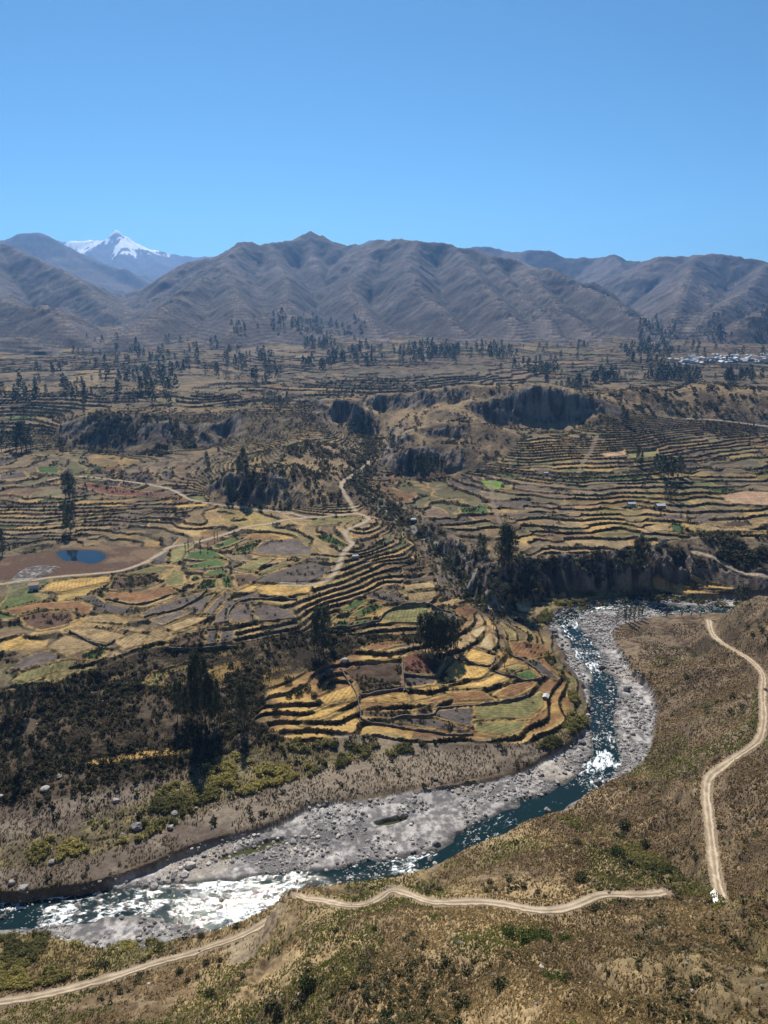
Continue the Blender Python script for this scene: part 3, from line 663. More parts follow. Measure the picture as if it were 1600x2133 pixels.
    col = col*0.62 + 0.38*PAL[(zoneh*16).astype(int) % 16]
    col = col*(1+0.35*Bn+0.3*Cn+.2*A1)[:, None]
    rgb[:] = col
    fr_edge = (wxn/Lp + hash2(kk, kk*0+3, 9)*5) % 1
    put(rgb, np.array(C['gold'])*1.1, (np.minimum(fr_edge, 1-fr_edge)*Lp < 0.8)*0.7*tw)
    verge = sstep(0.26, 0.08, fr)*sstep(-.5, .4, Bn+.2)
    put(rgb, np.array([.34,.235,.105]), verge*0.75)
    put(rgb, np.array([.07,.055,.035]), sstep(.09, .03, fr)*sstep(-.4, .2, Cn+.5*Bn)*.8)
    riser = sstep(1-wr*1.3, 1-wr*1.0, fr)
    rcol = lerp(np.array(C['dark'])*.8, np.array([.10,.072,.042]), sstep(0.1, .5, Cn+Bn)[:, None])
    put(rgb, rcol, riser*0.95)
    farm = sstep(480, 1250, dist)*(~isM)*(~isF); rgb *= (1-.46*farm)[:, None]     # valley colour darkened with distance from the camera: midground contrast put into the colour
    # patches gone back to scrub
    scr = sstep(0.12, 0.42, fbm(x, y, 75, 4, 61)+0.15*Bn)
    scol = lerp(np.array([.06,.047,.032]), np.array([.15,.115,.07]), sstep(-.4, .5, Bn+Cn*.6)[:, None])
    put(rgb, scol, np.clip(scr*0.8+.35*sstep(1000, 1400, dist)*sstep(-.2, .3, fbm(x, y, 120, 3, 62)), 0, 1)*(~hill))
    # -------- bare and scrub-grown slopes
    drg = lerp(np.array([.075,.055,.036]), np.array([.19,.145,.09]), sstep(-.5, .6, A1+Bn*.8+Cn*.4)[:, None])
    put(rgb, drg, np.clip(1-tw*1.2, 0, 1)*(~hill)*(1-0.0*mg))
    rock = sstep(0.42, 0.72, slope)*(~hill)*(~isM)*(~isF)
    rkc = lerp(np.array([.065,.052,.042]), np.array([.19,.155,.125]), sstep(-.1, .7, rid2+.5*Bn)[:, None])
    put(rgb, rkc, rock)
    moundc = lerp(np.array([.085,.06,.037]), np.array([.25,.175,.095]), sstep(-.5, .5, A1+.8*rid)[:, None])
    put(rgb, moundc, np.maximum(mmound, mknoll)*(1-rock)*wild*.85)
    put(rgb, np.array([.26,.19,.105]), mmound*sstep(.2, .1, slope)*sstep(95, 101, z)*.7)
    # -------- scrub slope above the river
    sc2 = lerp(np.array([.028,.021,.015]), np.array([.105,.078,.052]), sstep(-.3, .7, A1*.6+Bn+Cn*.7)[:, None])
    put(rgb, sc2, mscrub*0.95)
    strip = mscrub*sstep(.35, .5, fbm(x+y*.5, y*3.0-x*1.2, 60, 3, 63)+.2*Bn)
    put(rgb, np.array(C['gold'])*0.8, strip*0.6)
    gc = lerp(np.array(C['rust'])*1.0, np.array(C['gold'])*1.05, sstep(-.4, .4, A1+Bn*.6)[:, None])
    put(rgb, gc, mg*0.9*(1-riser*tw))
    flatlow = mscrub*sstep(10.5, 8.5, z)
    fl = lerp(np.array([.13,.10,.078]), np.array([.21,.17,.13]), sstep(-.5, .5, A1+Bn)[:, None])
    put(rgb, fl, flatlow*0.9)
    # -------- near hillside south of the river
    hv = fbm(x, y, 26, 4, 71); 
    hcl = lerp(np.array([.115,.08,.047]), np.array([.285,.205,.11]), sstep(-.45, .45, hv+.5*Bn)[:, None])
    hcl = lerp(hcl, np.array([.15,.125,.06]), (0.35*sstep(.1, .6, fbm(x, y, 60, 3, 73)+.2*Bn))[:, None])
    hcl = hcl*(1 + .35*Cn)[:, None]
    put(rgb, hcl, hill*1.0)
    put(rgb, np.array([.27,.2,.12]), hill*sstep(.28, .42, fbm(x, y*.6, 14, 3, 75, ridged=True)*.6+.1*Cn)*0.45)
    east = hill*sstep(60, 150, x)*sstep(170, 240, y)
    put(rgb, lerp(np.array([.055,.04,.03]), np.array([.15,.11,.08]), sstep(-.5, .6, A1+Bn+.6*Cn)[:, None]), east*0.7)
    zone[hill] = NZ['hill']
    for P in ZYEL:
        m_ = mask(x, y, P, 2, jit); put(rgb, lerp(np.array([.09,.075,.035]), np.array([.20,.165,.06]), sstep(-.3, .3, Bn+Cn)[:, None]), m_*0.6)
    for P in ZBARE:
        m_ = mask(x, y, P, 2, jit); put(rgb, np.array([.255,.205,.15])*1.0, m_*0.6)
    # -------- traced plots
    for nm, P, i_, zf, bb in fld:
        k = np.nonzero((x > bb[0]) & (x < bb[1]) & (y > bb[2]) & (y < bb[3]))[0]
        if not len(k): continue
        sdv = polysd(x[k]+.8*Bn[k], y[k]+.8*A2[k], P); ins = sstep(-1.0, 0.8, sdv)
        zl = zf + 0.12*(z[k]-zf)
        z[k] = lerp(z[k], zl, ins)
        m2 = sstep(-0.4, .6, sdv)
        cc = np.array(C[nm]) if True else 0
        hh = hash2(np.array([i_]), np.array([5]), 3)[0]
        fur = 1 + (0.17*np.sin((x[k]*math.cos(hh*3)+y[k]*math.sin(hh*3))*2.6)) + .42*Bn[k] + .35*Cn[k] + .35*A1[k]
        t_ = rgb[k]; put(t_, cc[None]*fur[:, None]*(0.88+.24*hh), m2)
        vg = sstep(-1.8, -.9, sdv)*sstep(1.5, .3, sdv)*sstep(-.5, .1, Bn[k]+.3)
        put(t_, np.array([.31,.21,.085]), vg*0.75*sstep(-.6, .1, A2[k]+Cn[k]))
        hd = sstep(-4.2, -3.0, sdv)*sstep(-1.4, -2.0, sdv)*sstep(-.35, .1, A1[k]+.5*Bn[k])
        put(t_, np.array(C['dark'])*1.1, hd*0.75)
        rgb[k] = t_
        z[k] += 0.55*sstep(-2.2, -1.2, sdv)*sstep(0.2, -.9, sdv)*(0.6+.8*Cn[k])
    # -------- bog and pond
    m_ = mask(x, y, WETP, 3, jit); put(rgb, lerp(np.array(C['wet']), np.array([.15,.10,.06]), sstep(-.2, .5, A1+.5*Bn+.3*Cn)[:, None]), m_)
    z = lerp(z, 34.0+.1*Bn, m_*0.9)
    k = box(x, y, PONDP, 14)
    if len(k):
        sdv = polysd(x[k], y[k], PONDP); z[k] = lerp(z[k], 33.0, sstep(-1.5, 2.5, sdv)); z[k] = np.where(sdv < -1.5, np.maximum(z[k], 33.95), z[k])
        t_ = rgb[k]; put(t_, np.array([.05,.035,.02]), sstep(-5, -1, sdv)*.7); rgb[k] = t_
    m_ = mask(x, y, ROCKP, 2, jit); put(rgb, lerp(np.array([.10,.09,.085]), np.array([.32,.28,.25]), sstep(-.3, .4, Cn+Bn)[:, None]), m_); z = z + m_*(1.5+1.2*Bn+.6*Cn)
    # -------- ravine floor
    put(rgb, lerp(np.array([.05,.06,.03]), np.array([.25,.23,.2]), sstep(.0, .5, Cn+Bn)[:, None]), sstep(7, 3, rv)*.9)
    # -------- gravel bed and channel
    k = box(x, y, BED, 14)
    if len(k):
        sdv = polysd(x[k]+3.2*A1[k]+2.0*Bn[k]+.8*Cn[k], y[k]+3.0*A2[k]+1.2*Bn[k], BED); ins = sstep(-1.6, 1.2, sdv)
        zb = W[k] + 0.75 + 0.55*A1[k] + 0.22*Bn[k] + 0.10*Cn[k] + 0.9*sstep(22, 40, rd[k])
        ch = sstep(hw[k]+2.2, hw[k]-2.0, rd[k] + 3.0*A1[k]+2.0*Bn[k])
        zb = lerp(zb, W[k]-0.75+.35*Bn[k], ch)
        pl = np.maximum(sstep(-1, 1.5, polysd(x[k], y[k], POOL)), sstep(-1, 1, polysd(x[k], y[k], POOL2)))
        zb = lerp(zb, 0.7, pl)
        z[k] = lerp(z[k], zb, ins)
        gcol = lerp(np.array([.15,.14,.14]), np.array([.40,.375,.35]), np.clip(sstep(-.5, .6, Cn[k]+.6*Bn[k]+.5*A1[k]), 0, 1)[:, None])
        sand = sstep(.3, .55, fbm(x[k], y[k], 40, 3, 81)); gcol = lerp(gcol, np.array([.38,.33,.27]), (sand*.7)[:, None])
        ald = seg_dist(x[k], y[k], RIVX)[3]; gcol = gcol*(1+.38*fbm(ald*.35, rd[k]*1.6, 7, 3, 83))[:, None]; gcol = gcol*(1-.45*sstep(hw[k]+4.5, hw[k]+1.5, rd[k]+2*Bn[k]))[:, None]; gcol = lerp(gcol, np.array([.05,.06,.045]), ch[:, None]); gcol = lerp(gcol, np.array([.09,.08,.02]), pl[:, None])
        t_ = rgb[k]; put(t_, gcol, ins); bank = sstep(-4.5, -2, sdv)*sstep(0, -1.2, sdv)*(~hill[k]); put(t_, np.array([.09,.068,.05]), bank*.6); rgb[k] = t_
        zone[k[ins > .5]] = NZ['bed']
    # -------- road beds
    for nm, hwr, P, bb in road:
        k = np.nonzero((x > bb[0]) & (x < bb[1]) & (y > bb[2]) & (y < bb[3]))[0]
        if not len(k): continue
        d_, at, s_, al = seg_dist(x[k], y[k], P)
        cut = hwr+1.0; out_ = cut + (4.5 if nm == 'dirt_road' else 1.5)
        m_ = sstep(out_, cut, d_)
        tgt = at[0] if nm == 'dirt_road' else (at[0]*.5 + z[k]*.5)
        z[k] = lerp(z[k], tgt, m_)
        t_ = rgb[k]; put(t_, np.array([.25,.195,.14])*(1 if hwr > 1.4 else .7), sstep(hwr+1.3, hwr+.1, d_ + .8*Bn[k])*.8)
        if nm != 'dirt_road':
            put(t_, np.array([.33,.265,.185]), sstep(hwr+.3, hwr-.6, d_)*(1 if hwr > 1.4 else .0))
        rgb[k] = t_
    # -------- mountains
    if isM.any() or isF.any():
        k = np.nonzero(isM | isF)[0]
        mc = lerp(np.array([.038,.034,.036]), np.array([.098,.079,.074]), sstep(-.5, .5, fbm(x[k], y[k], 300, 4, 91)+.4*A1[k])[:, None])
        mc = lerp(mc, np.array([.05,.05,.04]), (0.6*sstep(.1, .4, fbm(x[k], y[k], 140, 4, 93)))[:, None])
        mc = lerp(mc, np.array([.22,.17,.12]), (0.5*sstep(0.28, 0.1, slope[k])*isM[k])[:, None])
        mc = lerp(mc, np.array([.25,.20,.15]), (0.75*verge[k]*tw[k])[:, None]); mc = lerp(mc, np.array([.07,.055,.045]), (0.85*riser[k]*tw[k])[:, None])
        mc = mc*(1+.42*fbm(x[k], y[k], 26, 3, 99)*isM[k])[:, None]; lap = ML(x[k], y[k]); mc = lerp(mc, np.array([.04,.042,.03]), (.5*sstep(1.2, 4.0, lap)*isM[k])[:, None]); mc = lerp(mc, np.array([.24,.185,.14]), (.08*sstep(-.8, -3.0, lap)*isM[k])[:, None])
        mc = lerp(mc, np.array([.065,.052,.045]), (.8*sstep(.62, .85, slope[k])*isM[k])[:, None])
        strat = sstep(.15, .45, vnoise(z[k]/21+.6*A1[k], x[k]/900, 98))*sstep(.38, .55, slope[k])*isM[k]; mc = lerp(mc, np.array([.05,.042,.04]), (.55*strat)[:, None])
        snow = isF[k]*(y[k] > 11500)*sstep(1110, 1140, z[k] + 330*fbm(x[k], y[k]*.35, 380, 4, 95) + 190*fbm(x[k]*1.0, y[k]*.3, 110, 4, 97, ridged=True))
        mc = lerp(mc, np.array([.82,.84,.88]), snow[:, None])
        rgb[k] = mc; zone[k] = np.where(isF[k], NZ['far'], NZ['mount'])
    cl = (rock > .5) & (wild > .2) & (zone == NZ['valley']); zone[cl] = NZ['cliff']
    return z, np.clip(rgb, 0.01, .9), zone
def ground(x, y, want='all'):
    x = np.asarray(x, float); y = np.asarray(y, float); sh = x.shape; x = x.ravel(); y = y.ravel()
    z = np.zeros(len(x)); rgb = np.zeros((len(x), 3), f4); zn = np.zeros(len(x), int)
    for s in range(0, len(x), 150000):
        e = s+150000; z[s:e], rgb[s:e], zn[s:e] = ground_chunk(x[s:e], y[s:e])
    if want == 'z': return z.reshape(sh)
    return z.reshape(sh), rgb.reshape(sh+(3,)), zn.reshape(sh)

# ------------------------------------------------------------------ materials
def nd(nt, t, **kw):
    n = nt.nodes.new(t)
    for k_, v_ in kw.items():
        if k_ in n.inputs: n.inputs[k_].default_value = v_
        else: setattr(n, k_, v_)
    return n
def mat_ground(name, scales=(0.5, 3.0), contrast=0.5, bump=0.25, rough=0.95):
    m = bpy.data.materials.new(name); m.use_nodes = True; t = m.node_tree; b = t.nodes['Principled BSDF']
    b.inputs['Roughness'].default_value = rough; b.inputs['Specular IOR Level'].default_value = 0.1
    at = nd(t, 'ShaderNodeAttribute', attribute_name='tint'); ge = nd(t, 'ShaderNodeNewGeometry')
    n1 = nd(t, 'ShaderNodeTexNoise', Scale=scales[0]); n1.inputs['Detail'].default_value = 6; n1.inputs['Roughness'].default_value = .7
    n2 = nd(t, 'ShaderNodeTexNoise', Scale=scales[1]); n2.inputs['Detail'].default_value = 3
    t.links.new(ge.outputs['Position'], n1.inputs['Vector']); t.links.new(ge.outputs['Position'], n2.inputs['Vector'])
    ad = nd(t, 'ShaderNodeMath', operation='MULTIPLY'); t.links.new(n1.outputs[0], ad.inputs[0]); t.links.new(n2.outputs[0], ad.inputs[1])
    mr = nd(t, 'ShaderNodeMapRange'); mr.inputs[1].default_value = .1; mr.inputs[2].default_value = .42; mr.inputs[3].default_value = 1-contrast; mr.inputs[4].default_value = 1+contrast
    t.links.new(ad.outputs[0], mr.inputs[0])
    mu = nd(t, 'ShaderNodeVectorMath', operation='SCALE'); t.links.new(at.outputs['Color'], mu.inputs[0]); t.links.new(mr.outputs[0], mu.inputs['Scale'])
    t.links.new(mu.outputs[0], b.inputs['Base Color'])
    bp = nd(t, 'ShaderNodeBump', Distance=bump, Strength=0.8); t.links.new(n1.outputs[0], bp.inputs['Height']); t.links.new(bp.outputs[0], b.inputs['Normal'])
    return m
def mat_plain(name, col, rough=.8, var=.3, scale=3.0, spec=.3, attr=False):
    m = bpy.data.materials.new(name); m.use_nodes = True; t = m.node_tree; b = t.nodes['Principled BSDF']
    b.inputs['Roughness'].default_value = rough; b.inputs['Specular IOR Level'].default_value = spec
    ge = nd(t, 'ShaderNodeNewGeometry'); n1 = nd(t, 'ShaderNodeTexNoise', Scale=scale); n1.inputs['Detail'].default_value = 4
    t.links.new(ge.outputs['Position'], n1.inputs['Vector'])
    mr = nd(t, 'ShaderNodeMapRange'); mr.inputs[1].default_value = .3; mr.inputs[2].default_value = .7; mr.inputs[3].default_value = 1-var; mr.inputs[4].default_value = 1+var
    t.links.new(n1.outputs[0], mr.inputs[0]); mu = nd(t, 'ShaderNodeVectorMath', operation='SCALE'); t.links.new(mr.outputs[0], mu.inputs['Scale'])
    if attr: at = nd(t, 'ShaderNodeAttribute', attribute_name='tint'); t.links.new(at.outputs['Color'], mu.inputs[0])
    else: mu.inputs[0].default_value = col
    t.links.new(mu.outputs[0], b.inputs['Base Color'])
    return m
def mesh_np(name, V, Fc, mat=None, rgb=None, smooth=False, k=None):
    """V (n,3); Fc (m,k) index array"""
    V = np.ascontiguousarray(V, f4); Fc = np.ascontiguousarray(Fc, np.int32); m = bpy.data.meshes.new(name); kx = Fc.shape[1]
    m.vertices.add(len(V)); m.vertices.foreach_set('co', V.ravel()); m.loops.add(Fc.size); m.loops.foreach_set('vertex_index', Fc.ravel())
    m.polygons.add(len(Fc)); m.polygons.foreach_set('loop_start', np.arange(0, Fc.size, kx, dtype=np.int32)); m.polygons.foreach_set('loop_total', np.full(len(Fc), kx, np.int32))
    m.polygons.foreach_set('use_smooth', np.full(len(Fc), smooth)); m.update(calc_edges=True)
    if rgb is not None:
        a = m.attributes.new('tint', 'FLOAT_COLOR', 'POINT'); c = np.ones((len(V), 4), f4); c[:, :3] = rgb; a.data.foreach_set('color', c.ravel())
    if mat: m.materials.append(mat)
    return m
def tag(o, label=None, cat=None, group=None, kind=None):
    if label: o['label'] = label
    if cat: o['category'] = cat
    if group: o['group'] = group
    if kind: o['kind'] = kind
    return o
def link(name, me, parent=None, loc=None):
    o = bpy.data.objects.new(name, me); COL.objects.link(o)
    if parent is not None: o.parent = parent
    if loc is not None: o.location = loc
    return o

# ------------------------------------------------------------------ terrain sheet, finest where the eye is closest
az = np.radians(np.concatenate([np.arange(-62, -31, .6), np.arange(-31, 31, .072 if not QUICK else .15), np.arange(31, 62.1, .6)]))
def lg(a, b, s): return np.exp(np.arange(math.log(a), math.log(b), s))
q = 2 if QUICK else 1
rr = np.concatenate([lg(40, 95, .02), lg(95, 200, .0028*q), lg(200, 700, .0018*q), lg(700, 2300, .0021*q), lg(2300, 6500, .0032*q), lg(6500, 16300, .006*q)])
AZ, RR = np.meshgrid(az, rr); GX = RR*np.sin(AZ); GY = RR*np.cos(AZ)
print('terrain grid', GX.shape, time.time()-T0)
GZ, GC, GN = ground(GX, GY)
print('terrain eval', time.time()-T0)
ny, nx = GX.shape; idx = np.arange(ny*nx).reshape(ny, nx)
quads = np.stack([idx[:-1, :-1], idx[:-1, 1:], idx[1:, 1:], idx[1:, :-1]], -1).reshape(-1, 4)
fz = GN[:-1, :-1].ravel()
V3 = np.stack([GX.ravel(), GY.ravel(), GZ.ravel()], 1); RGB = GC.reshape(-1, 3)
names = {0: ('hillside', 'dry_hillside', (0.6, 4.0), .5, .35), 1: ('riverbed_gravel', 'river_gravel', (0.9, 5.0), .5, .35), 2: ('terraced_ground', 'terrace_soil', (0.5, 3.0), .5, .35),
         3: ('cliff_ground', 'cliff_earth', (0.12, .8), .4, 1.2), 4: ('mountains', 'mountain_slopes', (0.02, .12), .4, 7.0), 5: ('far_mountains', 'far_slopes', (0.006, .03), .3, 16.0)}
for zi, (nm, mn, sc, ct, bp) in names.items():
    fq = quads[fz == zi]
    if not len(fq): continue
    u, inv = np.unique(fq, return_inverse=True)
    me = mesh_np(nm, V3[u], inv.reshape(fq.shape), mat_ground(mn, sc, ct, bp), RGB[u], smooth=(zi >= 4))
    tag(link(nm, me), kind='structure')
print('terrain mesh', time.time()-T0)
#@@WATER@@
# ------------------------------------------------------------------ water
def mat_water(name, col, rough, scale, bump, foam=0.0):
    m = bpy.data.materials.new(name); m.use_nodes = True; t = m.node_tree; b = t.nodes['Principled BSDF']
    b.inputs['Base Color'].default_value = (*col, 1); b.inputs['Roughness'].default_value = rough; b.inputs['IOR'].default_value = 1.33; b.inputs['Specular IOR Level'].default_value = .36
    ge = nd(t, 'ShaderNodeNewGeometry'); fl_ = nd(t, 'ShaderNodeAttribute', attribute_name='flow'); n1 = nd(t, 'ShaderNodeTexNoise', Scale=scale); n1.inputs['Detail'].default_value = 5; n1.inputs['Roughness'].default_value = .65
    t.links.new(fl_.outputs['Vector'] if foam else ge.outputs['Position'], n1.inputs['Vector'])
    at = nd(t, 'ShaderNodeAttribute', attribute_name='rapid')
    bs = nd(t, 'ShaderNodeMath', operation='MULTIPLY_ADD'); bs.inputs[1].default_value = bump*2.0; bs.inputs[2].default_value = bump*.15; t.links.new(at.outputs['Fac'], bs.inputs[0])
    bp = nd(t, 'ShaderNodeBump', Strength=1.0); t.links.new(bs.outputs[0], bp.inputs['Distance'])
    t.links.new(n1.outputs[0], bp.inputs['Height']); t.links.new(bp.outputs[0], b.inputs['Normal'])
    if foam:
        n2 = nd(t, 'ShaderNodeTexNoise', Scale=.55); n2.inputs['Detail'].default_value = 7; n2.inputs['Roughness'].default_value = .72; n2.inputs['Distortion'].default_value = .6; t.links.new(fl_.outputs['Vector'], n2.inputs['Vector'])
        ad = nd(t, 'ShaderNodeMath', operation='MULTIPLY_ADD'); t.links.new(at.outputs['Fac'], ad.inputs[0]); ad.inputs[1].default_value = .30; t.links.new(n2.outputs[0], ad.inputs[2])
        mr = nd(t, 'ShaderNodeMapRange'); mr.inputs[1].default_value = .625; mr.inputs[2].default_value = .74; t.links.new(ad.outputs[0], mr.inputs[0])
        mx = nd(t, 'ShaderNodeMix', data_type='RGBA'); t.links.new(mr.outputs[0], mx.inputs['Factor']); mx.inputs[6].default_value = (*col, 1); mx.inputs[7].default_value = (.75, .8, .82, 1)
        t.links.new(mx.outputs[2], b.inputs['Base Color'])
        r2 = nd(t, 'ShaderNodeMapRange'); r2.inputs[3].default_value = rough; r2.inputs[4].default_value = .7; t.links.new(mr.outputs[0], r2.inputs[0]); t.links.new(r2.outputs[0], b.inputs['Roughness'])
    return m
Rw = smooth_line(np.array(RIV), 2); Rw = dens([tuple(p) for p in Rw], 2.5)
T = np.gradient(Rw[:, :2], axis=0); T /= np.hypot(T[:, 0], T[:, 1])[:, None]
for _ in range(12): T[1:-1] = (T[:-2]+T[1:-1]+T[2:])/3
Nn = np.stack([-T[:, 1], T[:, 0]], 1); ww = np.linspace(-1, 1, 17)
WX = Rw[:, 0:1] + Nn[:, 0:1]*ww*(Rw[:, 3:4]+7); WY = Rw[:, 1:2] + Nn[:, 1:2]*ww*(Rw[:, 3:4]+7); WZ = np.repeat(Rw[:, 2:3], 17, 1) + .08*fbm(WX, WY, 5, 2, 101)
prx = 800 + F*WX/(WY*math.cos(PITCH)+(CAMZ-WZ)*math.sin(PITCH))
def bump_(v, c, w_): return np.exp(-((v-c)/w_)**2)
s_id = np.linspace(0, 1, len(Rw))[:, None] + 0*WX
al0 = np.concatenate([[0], np.cumsum(np.hypot(*np.diff(Rw[:, :2], axis=0).T))])[:, None] + 0*WX
rapid = np.clip(0.35 + 1.1*fbm(WX, WY, 38, 2, 103), 0, 1)*np.where(WY > 330, .75, 1)
rapid = np.maximum(rapid, bump_(prx, 480, 105)*(WY < 300)); rapid = rapid*sstep(-.5, .2, fbm(al0*.6, ww[None]*(Rw[:, 3:4]+7), 4.5, 3, 104)); rapid = rapid*(1 - .9*bump_(prx, 700, 60)*(WY < 300)); rapid = rapid*(1-.8*bump_(prx, 1010, 60)*(WY < 310))
n1_, n2_ = WX.shape; ii = np.arange(n1_*n2_).reshape(n1_, n2_)
fq = np.stack([ii[:-1, :-1], ii[1:, :-1], ii[1:, 1:], ii[:-1, 1:]], -1).reshape(-1, 4)
me = mesh_np('river_water', np.stack([WX, WY, WZ], -1).reshape(-1, 3), fq, mat_water('river_surface', (.007, .018, .018), .03, 2.3, .11, foam=1), smooth=True)
al_ = np.concatenate([[0], np.cumsum(np.hypot(*np.diff(Rw[:, :2], axis=0).T))])[:, None] + 0*WX; fv = np.stack([al_*.45, ww[None]*(Rw[:, 3:4]+7), 0*WX], -1).astype(f4)
b = me.attributes.new('flow', 'FLOAT_VECTOR', 'POINT'); b.data.foreach_set('vector', fv.ravel())
a = me.attributes.new('rapid', 'FLOAT', 'POINT'); a.data.foreach_set('value', rapid.ravel().astype(f4))
tag(link('river_water', me), kind='structure')
def flat_poly(name, P, z, mat):
    me = bpy.data.meshes.new(name); me.from_pydata([(a_, b_, z) for a_, b_ in P], [], [tuple(range(len(P)))]); me.materials.append(mat)
    return tag(link(name, me), kind='structure')
c0 = PONDP.mean(0); flat_poly('pond_water', c0+(PONDP-c0)*1.15, 33.75, mat_water('pond_surface', (.01, .02, .03), .03, .3, .002))
pm = mat_water('pool_surface', (.05, .05, .012), .05, .8, .02)
for Pp in (POOL, POOL2): flat_poly('side_pool_water', Pp.mean(0)+(Pp-Pp.mean(0))*1.06, 1.25, pm)
rng0 = np.random.default_rng(3)
# ------------------------------------------------------------------ dirt roads: a draped strip with two wheel tracks
for nm, hwr, P, bb in road:
    if nm != 'dirt_road': continue
    R = dens([tuple(p) for p in P], 1.2); T = np.gradient(R[:, :2], axis=0); T /= np.hypot(T[:, 0], T[:, 1])[:, None]+1e-9
    for _ in range(6): T[1:-1] = (T[:-2]+T[1:-1]+T[2:])/3
    N_ = np.stack([-T[:, 1], T[:, 0]], 1); ww = np.linspace(-1, 1, 15)
    hwv = hwr*(1+.3*fbm(R[:, 0], R[:, 1], 14, 2, 111)+.14*rng0.normal(size=len(R)))[:, None]
    X = R[:, 0:1]+N_[:, 0:1]*ww*hwv; Y = R[:, 1:2]+N_[:, 1:2]*ww*hwv
    Z = ground(X, Y, 'z'); Z = np.maximum(Z, R[:, 2:3]-.5) + .12 - .14*(np.abs(ww) > .95) + .05*np.cos(ww*9)
    tr = np.exp(-((np.abs(ww)-.45)/.2)**2)[None] + 0*X; nz = fbm(X, Y, 3, 3, 113)
    cc = lerp(np.array([.25,.19,.125]), np.array([.47,.385,.28]), np.clip(tr+.7*nz, 0, 1)[..., None])
    cc = lerp(cc, np.array([.22,.165,.10]), (sstep(.75, 1., np.abs(ww)[None]+.3*nz))[..., None])
    a_, b_ = X.shape; ii = np.arange(a_*b_).reshape(a_, b_); fq = np.stack([ii[:-1, :-1], ii[1:, :-1], ii[1:, 1:], ii[:-1, 1:]], -1).reshape(-1, 4)
    me = mesh_np('dirt_road', np.stack([X, Y, Z], -1).reshape(-1, 3), fq, mat_ground('road_dirt', (1.0, 6.0), .25, .1), cc.reshape(-1, 3), smooth=True)
    tag(link('dirt_road', me), kind='structure')
print('water, roads', time.time()-T0)
#@@OBJECTS@@
# ------------------------------------------------------------------ foliage, stones: templates and scattering
rng = np.random.default_rng(7)
def leafy(n, size, seed, flat=.8, inner=.45, spread=(1, 1, 1)):
    """n leaf clusters (single quads) filling an ellipsoid of radius 1 standing on z=0"""
    r = np.random.default_rng(seed); d = r.normal(size=(n, 3)); d /= np.linalg.norm(d, axis=1)[:, None]; rad = inner + (1-inner)*r.random(n)**.6
    c = d*rad[:, None]*np.array(spread); c[:, 2] = c[:, 2]*flat + flat*.9; c[:, 2] = np.abs(c[:, 2])
    return cards(c, size, r)
def cards(c, size, r, up=0.0):
    n = len(c); a = r.normal(size=(n, 3)); a[:, 2] += up; a /= np.linalg.norm(a, axis=1)[:, None]; b = np.cross(a, r.normal(size=(n, 3))); b /= np.linalg.norm(b, axis=1)[:, None]
    s = size*(.6+.8*r.random(n))[:, None]
    V = np.stack([c-a*s-b*s*.25, c-a*s*.1-b*s*.8, c+a*s+b*s*.15, c+a*s*.1+b*s*.7], 1).reshape(-1, 3); Fq = np.arange(4*n).reshape(n, 4)
    return V, Fq
def tuft(n, seed, h=1.0, w=.09, lean=.75):
    r = np.random.default_rng(seed); th = r.random(n)*6.283; L = lean*(.3+.7*r.random(n)); hh = h*(.6+.5*r.random(n)); dx = np.cos(th); dy = np.sin(th)
    base = np.stack([dx*.12, dy*.12, 0*dx-.1], 1); mid = np.stack([dx*L*.45, dy*L*.45, hh*.65], 1); tip = np.stack([dx*L, dy*L, hh*.9], 1); sd_ = np.stack([-dy*w, dx*w, 0*dx], 1)*(1+r.random(n))[:, None]
    V = np.stack([base-sd_, base+sd_, mid+sd_*1.1, tip-sd_*.1], 1).reshape(-1, 3); return V, np.arange(4*n).reshape(n, 4)
def ico(sub=1):
    import bmesh
    bm = bmesh.new(); bmesh.ops.create_icosphere(bm, subdivisions=sub, radius=1.0)
    V = np.array([v.co[:] for v in bm.verts]); Fq = np.array([[v.index for v in f.verts] for f in bm.faces]); bm.free(); return V, Fq
def stone(seed, sub=1):
    V, Fq = ico(sub); r = np.random.default_rng(seed); V = V.copy()
    for _ in range(7):                                   # cut facets
        nrm = r.normal(size=3); nrm /= np.linalg.norm(nrm); k_ = .62+.25*r.random(); d = V@nrm; V = V - np.outer(np.maximum(d-k_, 0), nrm)
    V *= np.array([1, .75+.3*r.random(), .55+.25*r.random()]); V[:, 2] += .25; return V, Fq
def scatter(name, tmpl, X, Y, Z, sc, rgb, mat, zs=None, kind='stuff', tilt=None):
    """one joined mesh of many copies of the templates"""
    n = len(X); which = rng.integers(0, len(tmpl), n); Vs, Fs, Cs = [], [], []; off = 0
    zs = np.ones(n) if zs is None else zs
    for t_, (V, Fq) in enumerate(tmpl):
        k = np.nonzero(which == t_)[0]
        if not len(k): continue
        a = rng.random(len(k))*6.283; ca, sa = np.cos(a)[:, None], np.sin(a)[:, None]; s = sc[k][:, None]
        x = (V[:, 0]*ca - V[:, 1]*sa)*s + X[k][:, None]; y = (V[:, 0]*sa + V[:, 1]*ca)*s + Y[k][:, None]; z = V[:, 2]*s*zs[k][:, None] + Z[k][:, None]
        Vs.append(np.stack([x, y, z], -1).reshape(-1, 3)); Fs.append((Fq[None]+(np.arange(len(k))*len(V))[:, None, None]+off).reshape(-1, Fq.shape[1])); off += len(k)*len(V)
        vv = .8+.4*rng.random((len(k), len(V), 1)); Cs.append((rgb[k][:, None, :]*vv).reshape(-1, 3))
    me = mesh_np(name, np.vstack(Vs), np.vstack(Fs), mat, np.vstack(Cs)); return tag(link(name, me), kind=kind)
